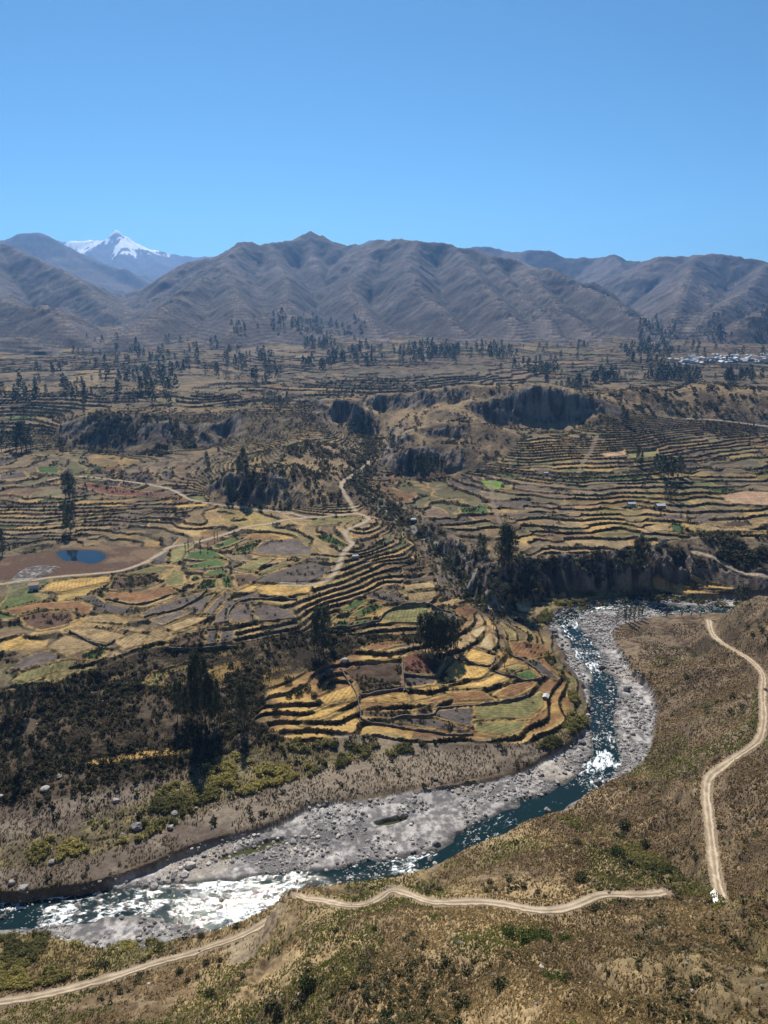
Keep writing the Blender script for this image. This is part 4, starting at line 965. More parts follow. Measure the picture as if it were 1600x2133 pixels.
def leafmat(name, rough, var, scale, spec, tr):
    m = mat_plain(name, None, rough=rough, var=var, scale=scale, spec=spec, attr=True); t = m.node_tree; b = t.nodes['Principled BSDF']; src = b.inputs['Base Color'].links[0].from_socket
    tl = nd(t, 'ShaderNodeBsdfTranslucent'); mx = nd(t, 'ShaderNodeMixShader'); mx.inputs[0].default_value = tr; t.links.new(src, tl.inputs['Color'])
    t.links.new(b.outputs[0], mx.inputs[1]); t.links.new(tl.outputs[0], mx.inputs[2]); t.links.new(mx.outputs[0], t.nodes['Material Output'].inputs['Surface']); return m
M_leaf = leafmat('shrub_leaves', .75, .25, 1.5, .15, .4)
M_grass = leafmat('dry_grass', .85, .25, .8, .1, .5)
M_stone = mat_plain('river_stone', None, rough=.8, var=.3, scale=2.5, spec=.35, attr=True)
def inview(x, y): return np.abs(x) < .66*y + 45
def colmix(n, a, b, p=None): t_ = rng.random((n, 1)) if p is None else p[:, None]; return lerp(np.array(a)[None], np.array(b)[None], t_)
DEN = 0.3 if QUICK else 1.0
def rect(n, x0, x1, y0, y1):
    n = int(n*DEN); x = x0+(x1-x0)*rng.random(n); y = y0+(y1-y0)*rng.random(n)**1.0; k = inview(x, y); return x[k], y[k]
# grass tufts and low shrubs on the near hillside
def polar(n, d0, d1, a=.62):
    n = int(n*DEN); d = d0*np.exp(rng.random(n)*math.log(d1/d0)); t_ = (rng.random(n)*2-1)*a; return d*np.sin(t_), d*np.cos(t_)
x, y = polar(330000, 85, 480)
z, c, zn = ground(x, y); dn = fbm(x, y, 18, 3, 201) + .5*fbm(x, y, 4, 2, 203)
onroad = c[:, 0] > .31
k = (zn == 0) & (rng.random(len(x)) < sstep(-.85, .15, dn)) & (z < 170); k &= ~((np.maximum(mask(x, y, ZBARE[0], 2), mask(x, y, ZBARE[1], 2)) > .5) & (rng.random(len(x)) < .9))
for nm_, hw_, P_, bb_ in road:
    if nm_ == 'dirt_road':
        kk_ = np.nonzero(k)[0]; d_ = seg_dist(x[kk_], y[kk_], P_)[0]; k[kk_[d_ < hw_+.4]] = False
x, y, z, dn = x[k], y[k], z[k], dn[k]; dist = np.hypot(x, y)
s = (.28+.32*rng.random(len(x)))*(.6+dist/360); p = np.clip(rng.random(len(x))*.9 + .35*fbm(x, y, 30, 3, 205), 0, 1)
cc = colmix(len(x), (.12,.09,.045), (.55,.41,.20), p); gr = fbm(x, y, 45, 3, 207) > .12; cc[gr] = cc[gr]*np.array([.62, .82, .5])
scatter('grass_tufts', [tuft(8, i, h=.9) for i in range(5)], x, y, z, s, cc, M_grass)
print('tufts', len(x), time.time()-T0)
x = rng.uniform(60, 420, int(130000*DEN)); y = rng.uniform(190, 500, len(x)); k = inview(x, y) & (rng.random(len(x)) < sstep(-.5, .2, fbm(x, y, 16, 3, 204))); x, y = x[k], y[k]; z, c, zn = ground(x, y); k = (zn == 0) & (c[:, 0] < .27)
for nm_, hw_, P_, bb_ in road:
    if nm_ == 'dirt_road': k &= seg_dist(x, y, P_)[0] > hw_+.5
x, y, z = x[k], y[k], z[k]
cc = colmix(len(x), (.06,.045,.03), (.37,.27,.16), np.clip(rng.random(len(x))*.7+.5*fbm(x, y, 22, 3, 206)+.1, 0, 1)); gr = fbm(x, y, 45, 3, 207) > .27; cc[gr] = cc[gr]*np.array([.6, .8, .5])
scatter('slope_grass', [tuft(7, 5+i, h=.85) for i in range(4)], x, y, z, .45+.5*rng.random(len(x)), cc, M_grass); print('slope grass', len(x))
x, y = polar(19000, 90, 520); z, c, zn = ground(x, y); dn = fbm(x, y, 30, 4, 211) + .35*fbm(x, y, 7, 2, 213)
gul = np.maximum(mask(x, y, ZYEL[4], 5), 0)
k = (zn == 0) & (rng.random(len(x)) < sstep(.0, .45, dn)*.8 + .25*gul) & (z < 165)
for nm_, hw_, P_, bb_ in road:
    if nm_ == 'dirt_road':
        kk_ = np.nonzero(k)[0]; d_ = seg_dist(x[kk_], y[kk_], P_)[0]; k[kk_[d_ < hw_+1.2]] = False
x, y, z = x[k], y[k], z[k]; s = (.35+.75*rng.random(len(x))**2.2)*(.8+np.hypot(x, y)/600)
scatter('hillside_scrub', [leafy(34, .34, 20+i, spread=(1.1, 1.1, 1)) for i in range(5)], x, y, z, s, colmix(len(x), (.04,.048,.02), (.19,.17,.08), rng.random(len(x))**1.2), M_leaf)
print('scrub', len(x))
# yellow-green broom on the banks
X_, Y_, Zs_, S_l, C_l = [], [], [], [], []
for j, P in enumerate(ZYEL):
    P = np.asarray(P); n = int((34000, 9000, 5000, 20000, 12000)[j]*DEN); xx = P[:,0].min()+np.ptp(P[:,0])*rng.random(n); yy = P[:,1].min()+np.ptp(P[:,1])*rng.random(n)
    k = (mask(xx, yy, P, 2) > .5) & inview(xx, yy) & (fbm(xx, yy, 5, 2, 225+j) > -.12) & (rng.random(n) < sstep(-.25, .3, fbm(xx, yy, 13, 3, 215+j))*(.9 if j < 4 else .5)); xx, yy = xx[k], yy[k]; z, c, zn = ground(xx, yy)
    X_.append(xx); Y_.append(yy); Zs_.append(z); base = .45 if j != 3 else .38
    S_l.append((base+.7*rng.random(len(xx)))*(1.0 if j in (3, 4) else 1.35))
    p = np.clip(.5+.9*fbm(xx, yy, 25, 3, 221)+.3*rng.random(len(xx)), 0, 1); a_ = ((.10,.105,.045), (.43,.375,.135)) if j in (0, 3) else ((.05,.065,.028), (.28,.25,.09)); C_l.append(colmix(len(xx), *a_, p))
scatter('yellow_broom', [leafy(30, .36, 40+i) for i in range(5)], *[np.concatenate(v) for v in (X_, Y_, Zs_, S_l, C_l)], M_leaf)
print('broom', sum(map(len, X_)), time.time()-T0)
# dark scrub of the shaded banks, cliffs, ravine and terrace walls
xs, ys = [], []
def add_zone(P, n, dens_noise, thr, seed):
    P = np.asarray(P); n = int(n*DEN); xx = P[:,0].min()+np.ptp(P[:,0])*rng.random(n); yy = P[:,1].min()+np.ptp(P[:,1])*rng.random(n)
    k = (mask(xx, yy, P, 2) > .5) & inview(xx, yy) & (fbm(xx, yy, dens_noise, 3, seed) > thr); return xx[k], yy[k]
for P, n, dnn, thr in ((ZSCRUB, 11000, 12, .0), (ZBLUFF, 10000, 18, -.1), (ZMOUND, 5500, 14, .05), (ZKNOLL, 3500, 16, .0), (ZCLIFL, 3500, 20, 0), (ZHILLR, 11000, 14, -.05)):
    a_, b_ = add_zone(P, n, dnn, thr, 231); xs.append(a_); ys.append(b_)
t_ = rng.random(int(2200*DEN)); rl = dens([tuple(p) for p in RAV], 3); i_ = (t_*(len(rl)-1)).astype(int); xs.append(rl[i_, 0]+rng.normal(size=len(t_))*9); ys.append(rl[i_, 1]+rng.normal(size=len(t_))*9)
xx = np.concatenate(xs); yy = np.concatenate(ys); z, c, zn = ground(xx, yy); lum = c.sum(1)
k = (zn >= 2) & (lum < .62) & ~((z < 8.5) & (rng.random(len(z)) < .8)); xx, yy, z = xx[k], yy[k], z[k]
s = (.4+1.0*rng.random(len(xx))**2.2)*(.8+np.hypot(xx, yy)/900)
cc = colmix(len(xx), (.02,.025,.012), (.15,.13,.065), rng.random(len(xx))**1.5)
scatter('dark_scrub', [leafy(30, .38, 60+i) for i in range(5)], xx, yy, z, s, cc, M_leaf); print('dark scrub', len(xx))
n = int(330000*DEN); d = 300*np.exp(rng.random(n)*math.log(1500/300)); t_ = (rng.random(n)*2-1)*.53; xx = d*np.sin(t_); yy = d*np.cos(t_)
z, c, zn = ground(xx, yy); lum = c.sum(1); k = (zn == 2) & (lum < .15) & (mask(xx, yy, WETP, 6) < .1) & (fbm(xx, yy, 30, 3, 241) > -.25); k &= rng.random(n) < .5; xx, yy, z = xx[k], yy[k], z[k]
s = (.35+.55*rng.random(len(xx))**2)*(.7+np.hypot(xx, yy)/900)
scatter('terrace_wall_scrub', [leafy(12, .5, 70+i) for i in range(4)], xx, yy, z, s, colmix(len(xx), (.02,.024,.012), (.085,.075,.035)), M_leaf); print('wall scrub', len(xx), time.time()-T0)
# low dry growth on the north bank
xs, ys = add_zone(ZSCRUB, 70000, 12, -.3, 243); z, c, zn = ground(xs, ys); k = (zn == 2); xs, ys, z = xs[k], ys[k], z[k]
cc = colmix(len(xs), (.07,.06,.03), (.30,.24,.12), np.clip(rng.random(len(xs))*.8+.5*fbm(xs, ys, 35, 3, 245), 0, 1))
scatter('bank_grass', [tuft(8, 10+i, h=.9) for i in range(4)], xs, ys, z, .4+.5*rng.random(len(xs)), cc, M_grass)
# stones of the river bed
P = np.asarray(BED); n = int(440000*DEN); xx = P[:,0].min()+np.ptp(P[:,0])*rng.random(n); yy = P[:,1].min()+np.ptp(P[:,1])*rng.random(n)
k = (mask(xx, yy, BED, 1) > .4) & inview(xx, yy); xx, yy = xx[k], yy[k]; z, c, zn = ground(xx, yy); d_, at, s_, al = seg_dist(xx, yy, RIVX)
rap = fbm(xx, yy, 38, 2, 103) > -.25; inw = d_ < at[1]-.5
k = (fbm(xx, yy, 14, 3, 251) > -.25) & ~(inw & ((rng.random(len(xx)) < .86) | ~rap)); xx, yy, z, inw, W_ = xx[k], yy[k], z[k], inw[k], at[0][k]
s = .11+.9*rng.random(len(xx))**14 + .13*rng.random(len(xx)); s = np.where(inw, s+.25, s)*(.8+np.hypot(xx, yy)/900); z = np.where(inw, np.maximum(z, W_-s*.35), z)
g = rng.random(len(xx))**1.3; cc = colmix(len(xx), (.13,.12,.115), (.50,.46,.42), g)
scatter('river_cobbles', [stone(80+i, 1) for i in range(6)], xx, yy, z, s, cc, M_stone); print('cobbles', len(xx), time.time()-T0)
xs, ys = add_zone(ZSCRUB, 9000, 15, .1, 253); z, c, zn = ground(xs, ys); k = rng.random(len(xs)) < np.where(z < 9, .9, .18); xs, ys, z = xs[k], ys[k], z[k]
xb, yb = polar(5000, 95, 420); zb, cb, znb = ground(xb, yb); kb = (znb == 0) & (fbm(xb, yb, 12, 3, 255) > .25); xs = np.r_[xs, xb[kb]]; ys = np.r_[ys, yb[kb]]; z = np.r_[z, zb[kb]]
s = .15+.6*rng.random(len(xs))**4; scatter('bank_stones', [stone(90+i, 1) for i in range(5)], xs, ys, z, s, colmix(len(xs), (.08,.07,.06), (.22,.195,.165)), M_stone)

# ------------------------------------------------------------------ things: boulders
ORD = ['leftmost', 'second', 'third', 'fourth', 'fifth', 'sixth', 'seventh', 'eighth', 'ninth', 'tenth', 'eleventh', 'twelfth', 'thirteenth', 'fourteenth', 'fifteenth', 'sixteenth', 'seventeenth', 'eighteenth', 'nineteenth', 'twentieth']
def ordl(i, n):
    if n == 1: return 'on its own'
    return 'leftmost' if i == 0 else 'rightmost' if i == n-1 else ORD[i]+' from the left'
def slant(x, y, z): return math.sqrt(x*x + y*y + (CAMZ-z)**2)
BOULDERS = {
 ('pale boulder', 'on the gravel bar', 'boulders on the gravel bar'): [(396,1792,21,1),(384,1812,19,1),(319,1833,19,.6),(362,1809,13,.5),(424,1770,11,.6),(461,1866,12,.2),(559,1758,15,.5),(206,1850,14,.3)],
 ('rounded boulder', 'at the end of the cut bank', 'boulders at the end of the cut bank'): [(47,1852,20,.5),(24,1840,16,.6),(4,1892,14,.2),(109,1796,14,.6)],
 ('weathered boulder', 'on the stony flat above the cut bank', 'boulders on the stony flat'): [(285,1724,23,.6),(255,1740,13,.6),(364,1694,14,.5),(356,1724,15,.4),(425,1669,11,.7),(641,1668,11,.5),(408,1684,9,.6)],
 ('grey boulder', 'in the dark scrub of the shaded slope', 'boulders in the dark scrub'): [(94,1644,18,.7),(242,1668,14,.7),(2,1660,12,.8),(124,1618,12,.6),(78,1508,6,.8),(213,1459,6,.7)],
 ('dark round boulder', 'at the edge of the long gravel bar', 'boulders along the long gravel bar'): [(907,1623,13,.15),(909,1756,17,.15),(1087,1704,8,.4),(660,1700,9,.5)],
 ('big angular boulder', 'at the left edge of the gold fields', 'boulders by the gold fields'): [(718,1381,19,.6),(687,1398,16,.2)],
 ('large river boulder', 'at the outer river bend', 'boulders at the river bend'): [(1150,1310,22,.3),(1158,1318,14,.4),(1184,1348,20,.4),(1169,1337,13,.5),(1187,1299,11,.3),(1180,1320,10,.5)],
 ('wet boulder', 'in the rapids below the bend', 'boulders in the rapids'): [(1257,1384,16,.3),(1270,1424,14,.2),(1307,1428,18,.15),(1276,1390,9,.4),(1266,1463,12,.4),(1240,1447,9,.4),(1290,1470,8,.6)],
 ('smooth boulder', 'in the lower rapids above the left turn', 'boulders in the lower rapids'): [(1246,1625,20,.3),(1264,1624,15,.25),(1212,1541,18,.12),(1141,1681,14,.5),(1319,1523,10,.4),(1176,1609,11,.4),(1225,1572,9,.5),(1300,1580,8,.5)],
 ('pale rock', 'in the dry grass of the near slope', 'rocks on the near slope'): [(1130,2010,13,1.0),(622,2078,10,.7),(1232,2034,6,.9),(1209,2035,6,.8),(310,2052,7,1.0)],
}
bmesh_pool = []
for i in range(5):
    V, Fq = stone(200+i, 3); V = V*(1+.06*fbm(V[:, 0]*3+i*9, V[:, 1]*3+V[:, 2]*2, 1.0, 3, 260)[:, None]); V = V + .02*rng.normal(size=V.shape); bmesh_pool.append((V, Fq))
pools = {}
def boulder_mesh(i, tone):
    tk = (i, int(tone*3))
    if tk not in pools:
        tv = (tk[1]+.5)/3.34; col = lerp(np.array([.07,.068,.07]), np.array([.42,.385,.35]), tv)
        pools[tk] = mesh_np('boulder', *bmesh_pool[i], M_stone, np.repeat(col[None], len(bmesh_pool[i][0]), 0), smooth=False)
    return pools[tk]
bi = 0
for (nm, wh, grp), lst in BOULDERS.items():
    lst = sorted(lst)
    for i, (px, py, wpx, tone) in enumerate(lst):
        q_ = pick([(px, py)])[0]; z = float(ground(q_[0:1], q_[1:2], 'z')[0]); s = wpx*slant(q_[0], q_[1], z)/F/2
        d_, at, _, _ = seg_dist(q_[0:1], q_[1:2], RIVX)
        if d_[0] < at[1][0]: z = max(z, at[0][0]-.3)
        o = link('boulder', boulder_mesh(bi % 5, tone), loc=(q_[0], q_[1], z-.1*s)); o.scale = (s, s, s*(.9+.3*rng.random())); o.rotation_euler[2] = rng.random()*6.28; bi += 1
        sz = 'largest ' if wpx == max(l[2] for l in lst) and len(lst) > 2 else ''
        tag(o, f'{sz}{nm} {wh}, {ordl(i, len(lst))}', 'boulder', grp)

# ------------------------------------------------------------------ things: trees
M_bark = mat_plain('eucalyptus_bark', (.20, .165, .13), rough=.9, var=.35, scale=2.0)
M_crown = leafmat('eucalyptus_foliage', .6, .3, .5, .25, .2)
def tubes(segs, sides=6):
    Vs, Fs = [], []; off = 0
    for p, q2, r0, r1 in segs:
        p = np.array(p, float); q2 = np.array(q2, float); ax = q2-p; ax /= np.linalg.norm(ax)+1e-9; u = np.cross(ax, [.3, .9, .1]); u /= np.linalg.norm(u); v = np.cross(ax, u)
        t_ = np.arange(sides)/sides*6.283; ring = np.cos(t_)[:, None]*u + np.sin(t_)[:, None]*v
        Vs.append(np.vstack([p+ring*r0, q2+ring*r1])); i = np.arange(sides); Fs.append(np.stack([i, (i+1) % sides, (i+1) % sides+sides, i+sides], 1)+off); off += 2*sides
    return np.vstack(Vs), np.vstack(Fs)
def make_tree(seed, n, size, form, segs_on=True):
    """unit height tree. form: eucalyptus (tall, clumped), round, poplar, bare"""
    r = np.random.default_rng(seed); pts = []; segs = []; x0 = 0; y0 = 0; trunk = [(0, 0, -.03)]
    H = {'euc': .9, 'round': .62, 'poplar': .95, 'bare': .6}[form]
    for k_ in range(1, 7): x0 += r.normal()*.008; y0 += r.normal()*.008; trunk.append((x0, y0, H*k_/6))
    rad = lambda t: .018*(1-.85*t)*(1.3 if form in ('round',) else 1)
    for k_ in range(6): segs.append((trunk[k_], trunk[k_+1], rad(k_/6), rad((k_+1)/6)))
    nb = {'euc': 20, 'round': 13, 'poplar': 16, 'bare': 16}[form]; lobes = []
    for b_ in range(nb):
        t = {'euc': .17, 'round': .28, 'poplar': .12, 'bare': .25}[form] + (.68 if form not in ('poplar', 'euc') else .84)*(b_+r.random()*.6)/nb
        zc = H*t; th = b_*2.4+r.random(); 
        wdt = {'euc': .155*(1.2-t)*(.55+.75*r.random()), 'round': .30*math.sqrt(max(0.05, 1-(2*t-1.05)**2)), 'poplar': .055, 'bare': .2}[form]
        rise = {'euc': .10, 'round': .14, 'poplar': .07, 'bare': .22}[form]
        e = (x0*t+math.cos(th)*wdt, y0*t+math.sin(th)*wdt, zc+rise*(.6+.6*r.random())); segs.append(((x0*t, y0*t, zc), e, rad(t)*.55, .002)); lobes.append(e)
        if form == 'bare':
            for _ in range(3): e2 = np.array(e)+r.normal(size=3)*.08+np.array([0, 0, .05]); segs.append((np.array(e)*.6+np.array((x0*t, y0*t, zc))*.4, e2, .004, .0015))
    if form == 'bare': return tubes(segs, 5), None
    lobes.append((x0, y0, H+.03)); m_ = len(lobes); lr = {'euc': .075, 'round': .125, 'poplar': .06}[form]
    per = max(3, n//m_); cs = []
    for e in lobes:
        d = r.normal(size=(per, 3)); d /= np.linalg.norm(d, axis=1)[:, None]; rr_ = lr*(.7+.6*r.random())*(r.random(per)**.45)[:, None]
        cs.append(np.array(e)+d*rr_*np.array([1.05, 1.05, 1.25 if form != 'round' else .85]))
    cs = np.vstack(cs); cs = cs[cs[:, 2] > .06]; V, Fq = cards(cs, size, r)
    cl = (.75+.5*r.random(len(cs)))[:, None]*lerp(np.array([.024,.034,.014]), np.array([.095,.11,.05]), (r.random(len(cs))**1.5)[:, None])
    return tubes(segs, 6), (V, Fq, np.repeat(cl, 4, 0))
TREE = {}
def tree_proto(form, lod, i):
    k_ = (form, lod, i)
    if k_ not in TREE:
        n, size = {0: (2400, .0135), 1: (700, .024), 2: (170, .042)}[lod]
        if form == 'poplar': n //= 2
        tr, cr = make_tree(hash(form) % 1 + 300+i*7+len(form), n, size, form); tm = mesh_np('trunk', *tr, M_bark, smooth=True)
        cm = mesh_np('crown', cr[0], cr[1], M_crown, cr[2]) if cr else None; TREE[k_] = (tm, cm)
    return TREE[k_]
NAME = {'euc': 'eucalyptus_tree', 'round': 'round_crowned_tree', 'poplar': 'poplar_tree', 'bare': 'bare_tree'}
ntree = [0]
def place_tree(x, y, z, h, form, label, group, wid=1.0):
    lod = 0 if h*770/max(1, slant(x, y, z)) > 24 else 1 if h*770/slant(x, y, z) > 11 else 2
    i = ntree[0] % (4 if lod == 0 else 5); ntree[0] += 1; tm, cm = tree_proto(form, lod, i)
    o = link(NAME[form], None, loc=(x, y, z)); o.scale = (h*wid, h*wid, h); o.rotation_euler[2] = rng.random()*6.28
    tag(o, label, 'tree', group); link('trunk', tm, o)
    if cm: link('crown', cm, o)
TREES = [  # (label body, group, form, width, [(px base, py base, height px)])
 ('eucalyptus {} in the dense clump amid the gold fields', 'eucalyptus clump in the gold fields', 'euc', 1.25, [(877,1350,72),(886,1360,84),(893,1368,88),(902,1372,90),(912,1373,88),(921,1370,85),(930,1366,82),(938,1362,76),(945,1355,70),(953,1348,58),(906,1350,78),(926,1346,66),(915,1358,84),(898,1352,70)]),
 ('eucalyptus {} in the group beside the green plots', 'eucalyptus group by the green plots', 'euc', 1.15, [(656,1362,88),(665,1372,108),(674,1360,96),(682,1325,70)]),
 ('slender eucalyptus {} in the grove on the dark slope', 'eucalyptus grove on the dark slope', 'euc', .82, [(370,1498,75),(380,1508,88),(391,1502,70),(402,1505,118),(411,1503,140),(420,1510,155),(428,1498,128),(437,1508,105),(447,1510,98),(457,1505,92),(500,1515,92),(508,1500,80)]),
 ('eucalyptus {} at the left edge of the shaded slope', 'trees at the left edge of the shaded slope', 'euc', 1.15, [(48,1492,62),(61,1478,48),(46,1604,62),(14,1490,40),(22,1500,34),(-6,1480,55),(70,1445,24),(38,1452,26)]),
 ('round dark tree {} on the path above the gold fields', 'round trees by the gold fields', 'round', 1.0, [(561,1343,50),(1051,1388,58),(1028,1312,44)]),
 ('bushy round tree {} beside the green plots', 'bushy trees beside the green plots', 'round', 1.2, [(717,1293,24),(782,1285,12),(610,1352,26),(640,1385,20),(533,1262,10)]),
 ('broad eucalyptus {} on the bluff by the stream', 'eucalyptus on the bluff', 'euc', 1.6, [(1043,1205,82),(1052,1215,92),(1062,1205,84),(1005,1162,52),(1000,1150,40)]),
 ('dense round tree {} below the bluff by the stream mouth', 'round trees at the stream mouth', 'round', 1.25, [(1040,1268,56),(1025,1258,40),(928,1195,34),(938,1188,24),(1010,1270,30)]),
 ('dark tree {} below the bluff across the river', 'trees below the long bluff', 'euc', 1.5, [(1330,1212,72),(1342,1215,58),(1320,1200,60),(1542,1262,48),(1552,1258,42),(1534,1250,34)]),
 ('thin poplar {} on the gravel point inside the river bend', 'poplars on the gravel point', 'poplar', 1.5, [(1302,1294,48),(1311,1292,38),(1320,1290,30),(1330,1288,36),(1285,1298,22),(1337,1284,24),(1388,1286,24),(1420,1285,16),(1440,1284,14),(1459,1283,12)]),
 ('bare grey tree {} by the left olive field', 'bare trees by the olive field', 'bare', 1.1, [(107,1402,22),(125,1398,28),(164,1386,20)]),
 ('slim dark poplar {} above the green terraces', 'poplars above the green terraces', 'poplar', 1.3, [(386,1146,16),(393,1145,20),(405,1143,18),(418,1146,24),(433,1148,18),(447,1125,20),(453,1121,15)]),
 ('tall tree {} in the column near the brown marsh', 'trees left of the brown marsh', 'euc', 1.4, [(139,1040,50),(146,1046,58),(153,1040,48),(140,1082,38),(147,1108,52),(154,1085,36),(138,1106,34),(180,1030,22)]),
 ('big tree {} in the grove at the far left', 'grove at the far left', 'euc', 1.7, [(8,905,26),(20,935,34),(35,938,46),(45,940,54),(56,940,58),(64,936,44),(3,940,30),(4,1155,50)]),
 ('dark tree {} among the terraces below the left cliff', 'trees below the left cliff', 'euc', 1.3, [(130,945,26),(255,948,30),(249,930,22),(176,868,18)]),
 ('eucalyptus {} on the knoll above the valley road', 'trees on the near knoll', 'euc', 1.3, [(432,975,34),(436,988,26),(474,1028,32),(500,1003,52),(508,1008,58),(516,1015,44),(484,1040,34),(478,1016,22),(540,1035,24)]),
 ('dark tree {} in the group amid the right terraces', 'trees in the middle of the right terraces', 'euc', 1.5, [(1328,972,36),(1335,976,30),(1365,985,36),(1373,992,42),(1382,998,46),(1392,1002,48),(1402,1000,44),(1412,994,40),(1420,988,32),(1386,1038,30),(1396,1044,36),(1406,1040,28),(1341,1018,22)]),
 ('dark tree {} at the shaded foot of the mound', 'trees at the foot of the mound', 'euc', 1.5, [(868,990,46),(876,994,50),(884,995,46),(894,990,40),(906,985,36),(919,988,34),(821,935,34),(814,930,26),(830,928,22)]),
 ('small tree {} on the slope of the right hill', 'trees on the right hill', 'euc', 1.3, [(1292,845,26),(1341,838,24),(1296,880,34),(1303,885,30),(1535,852,18),(1480,898,16),(1490,900,18),(1501,902,16),(1556,898,14),(1568,900,18)]),
 ('bushy tree {} by the road at the stream crossing', 'trees by the stream crossing', 'round', 1.1, [(763,1067,20),(790,1090,22),(797,1082,18),(808,1100,16),(775,1063,12),(833,1115,16)]),
]
for body, grp, form, wid, lst in TREES:
    lst = sorted(lst); n = len(lst)
    for i, (px, py, hp) in enumerate(lst):
        q_ = pick([(px, py)])[0]; z = float(ground(q_[0:1], q_[1:2], 'z')[0]); h = hp*slant(q_[0], q_[1], z)/F*1.04
        place_tree(q_[0], q_[1], z-.1, h, form, body.format(ordl(i, n)).replace('  ', ' '), grp, wid*(.62+.2*rng.random()))
FARG = [ # label, group, (x0,x1,y0,y1), n, height px
 ('hazy dark tree in the wood below the left gorge', 'wood below the left gorge', (170,345,735,770), 26, 17),
 ('dark far tree in the row under the wood, left middle distance', 'row of trees under the wood', (292,372,790,826), 15, 26),
 ('small far tree on the low rise at the left', 'trees on the left rise', (75,215,795,835), 12, 22),
 ('bluish tree on the slope shoulder of the middle mountain', 'trees on the mountain shoulder', (480,520,686,700), 7, 15),
 ('bluish tree in the clump high on the mountain foot', 'clumps high on the mountain foot', (560,700,676,695), 16, 16),
 ('dark far tree in the grove between the terraces, centre left', 'grove between the centre left terraces', (400,590,765,800), 24, 21),
 ('hazy tree in the belt below the mountain, centre', 'belt of trees below the mountain', (640,860,720,760), 32, 17),
 ('dark tree in the dense belt at the foot of the central mountain', 'dense belt at the mountain foot', (900,1020,728,752), 22, 18),
 ('dark tree showing above the crest of the big cliff', 'trees behind the big cliff', (1135,1235,812,826), 16, 30),
 ('small dark tree scattered on the far fields in front of the village', 'trees on the far fields', (1000,1400,745,790), 24, 15),
 ('tree in the dark strip under the far gold field, right', 'dark strip of trees at the right', (1240,1590,775,795), 22, 16),
 ('tall hazy tree on the edge of the far village', 'trees around the village', (1330,1600,728,762), 14, 18),
 ('bluish tree in the side valley right of the central mountain', 'trees in the side valley', (1385,1560,655,725), 16, 15),
 ('far dark tree in the hollow left of the big cliff', 'trees in the hollow behind the knoll', (495,600,835,852), 12, 20),
]
for lab, grp, (x0, x1, y0, y1), n, hp in FARG:
    if QUICK: n = n//3
    px = x0+(x1-x0)*(.5+.5*np.clip(rng.normal(size=n)*.55, -1, 1)) if n < 18 else x0+(x1-x0)*rng.random(n); py = y0+(y1-y0)*rng.random(n)
    P = pick(np.stack([px, py], 1))
    if 'behind the big cliff' in grp: yy_ = rng.uniform(1290, 1400, n); P = np.stack([(px-800)/F*(yy_*math.cos(PITCH)+155*math.sin(PITCH)), yy_], 1)
    z = ground(P[:, 0], P[:, 1], 'z')
    for (xx, yy), zz in zip(P, z):
        h = hp*(.65+.6*rng.random())*slant(xx, yy, zz)/F; place_tree(xx, yy, zz-.2, min(h, 42), 'euc' if rng.random() < .8 else 'round', lab, grp, 1.25)
fx, fy = [], []
for x0, x1, y0, y1, n in ((150,700,705,800,170),(620,1050,718,765,190),(980,1400,722,790,90),(1100,1590,772,800,150),(1330,1600,650,740,120),(0,420,770,850,60),(480,760,660,720,80)):
    n = int(n*DEN); px = x0+(x1-x0)*rng.random(n*3); py = y0+(y1-y0)*rng.random(n*3); k = fbm(px, py*2.5, 55, 3, 271) > .12; k = np.nonzero(k)[0][:n]; P = pick(np.stack([px[k], py[k]], 1)); fx.append(P[:, 0]); fy.append(P[:, 1])
fx = np.concatenate(fx); fy = np.concatenate(fy); fz_ = ground(fx, fy, 'z'); tp = []
for i in range(5):
    (tv, tf), (cv, cf_, cc_) = make_tree(700+i, 150, .05, 'euc'); tp.append((cv*np.array([1.25, 1.25, 1]), cf_))
scatter('far_woodland', tp, fx, fy, fz_-.3, 12+16*rng.random(len(fx)), colmix(len(fx), (.022,.034,.014), (.05,.062,.028)), M_crown)
print('trees', ntree[0], len(fx), time.time()-T0)
exec_small = True
# ------------------------------------------------------------------ things: houses, huts, car, ford, walls
M_wall = [mat_plain('adobe_wall', (.32, .24, .17), .9, .2), mat_plain('white_wall', (.50, .48, .44), .9, .12), mat_plain('grey_wall', (.38, .37, .36), .9, .15)]
M_roof = [mat_plain('tin_roof', (.40, .41, .43), .6, .25, spec=.2), mat_plain('rusty_roof', (.25, .14, .09), .6, .3), mat_plain('blue_roof', (.27, .34, .40), .45, .15)]
M_door = mat_plain('dark_wood', (.06, .045, .035), .7, .2); M_conc = mat_plain('concrete', (.74, .72, .68), .8, .08, 6.0)
def boxm(x0, x1, y0, y1, z0, z1):
    V = np.array([(x, y, z) for z in (z0, z1) for x, y in ((x0, y0), (x1, y0), (x1, y1), (x0, y1))]); Fq = np.array([(0,3,2,1),(4,5,6,7),(0,1,5,4),(1,2,6,5),(2,3,7,6),(3,0,4,7)]); return V, Fq
def joinm(L):
    V, Fq, off = [], [], 0
    for v, f_ in L: V.append(v); Fq.append(f_+off); off += len(v)
    return np.vstack(V), np.vstack(Fq)
def gable(w_, d_, z0, z1, oh=.35, th=.12):
    out = []
    for s in (-1, 1):
        a = np.array([(-w_/2-oh, s*(d_/2+oh), z0-.15), (w_/2+oh, s*(d_/2+oh), z0-.15), (w_/2+oh, 0, z1), (-w_/2-oh, 0, z1)]); V = np.vstack([a, a+np.array([0, 0, th])]); out.append((V, np.array([(0,3,2,1),(4,5,6,7),(0,1,5,4),(1,2,6,5),(2,3,7,6),(3,0,4,7)])))
    return joinm(out)
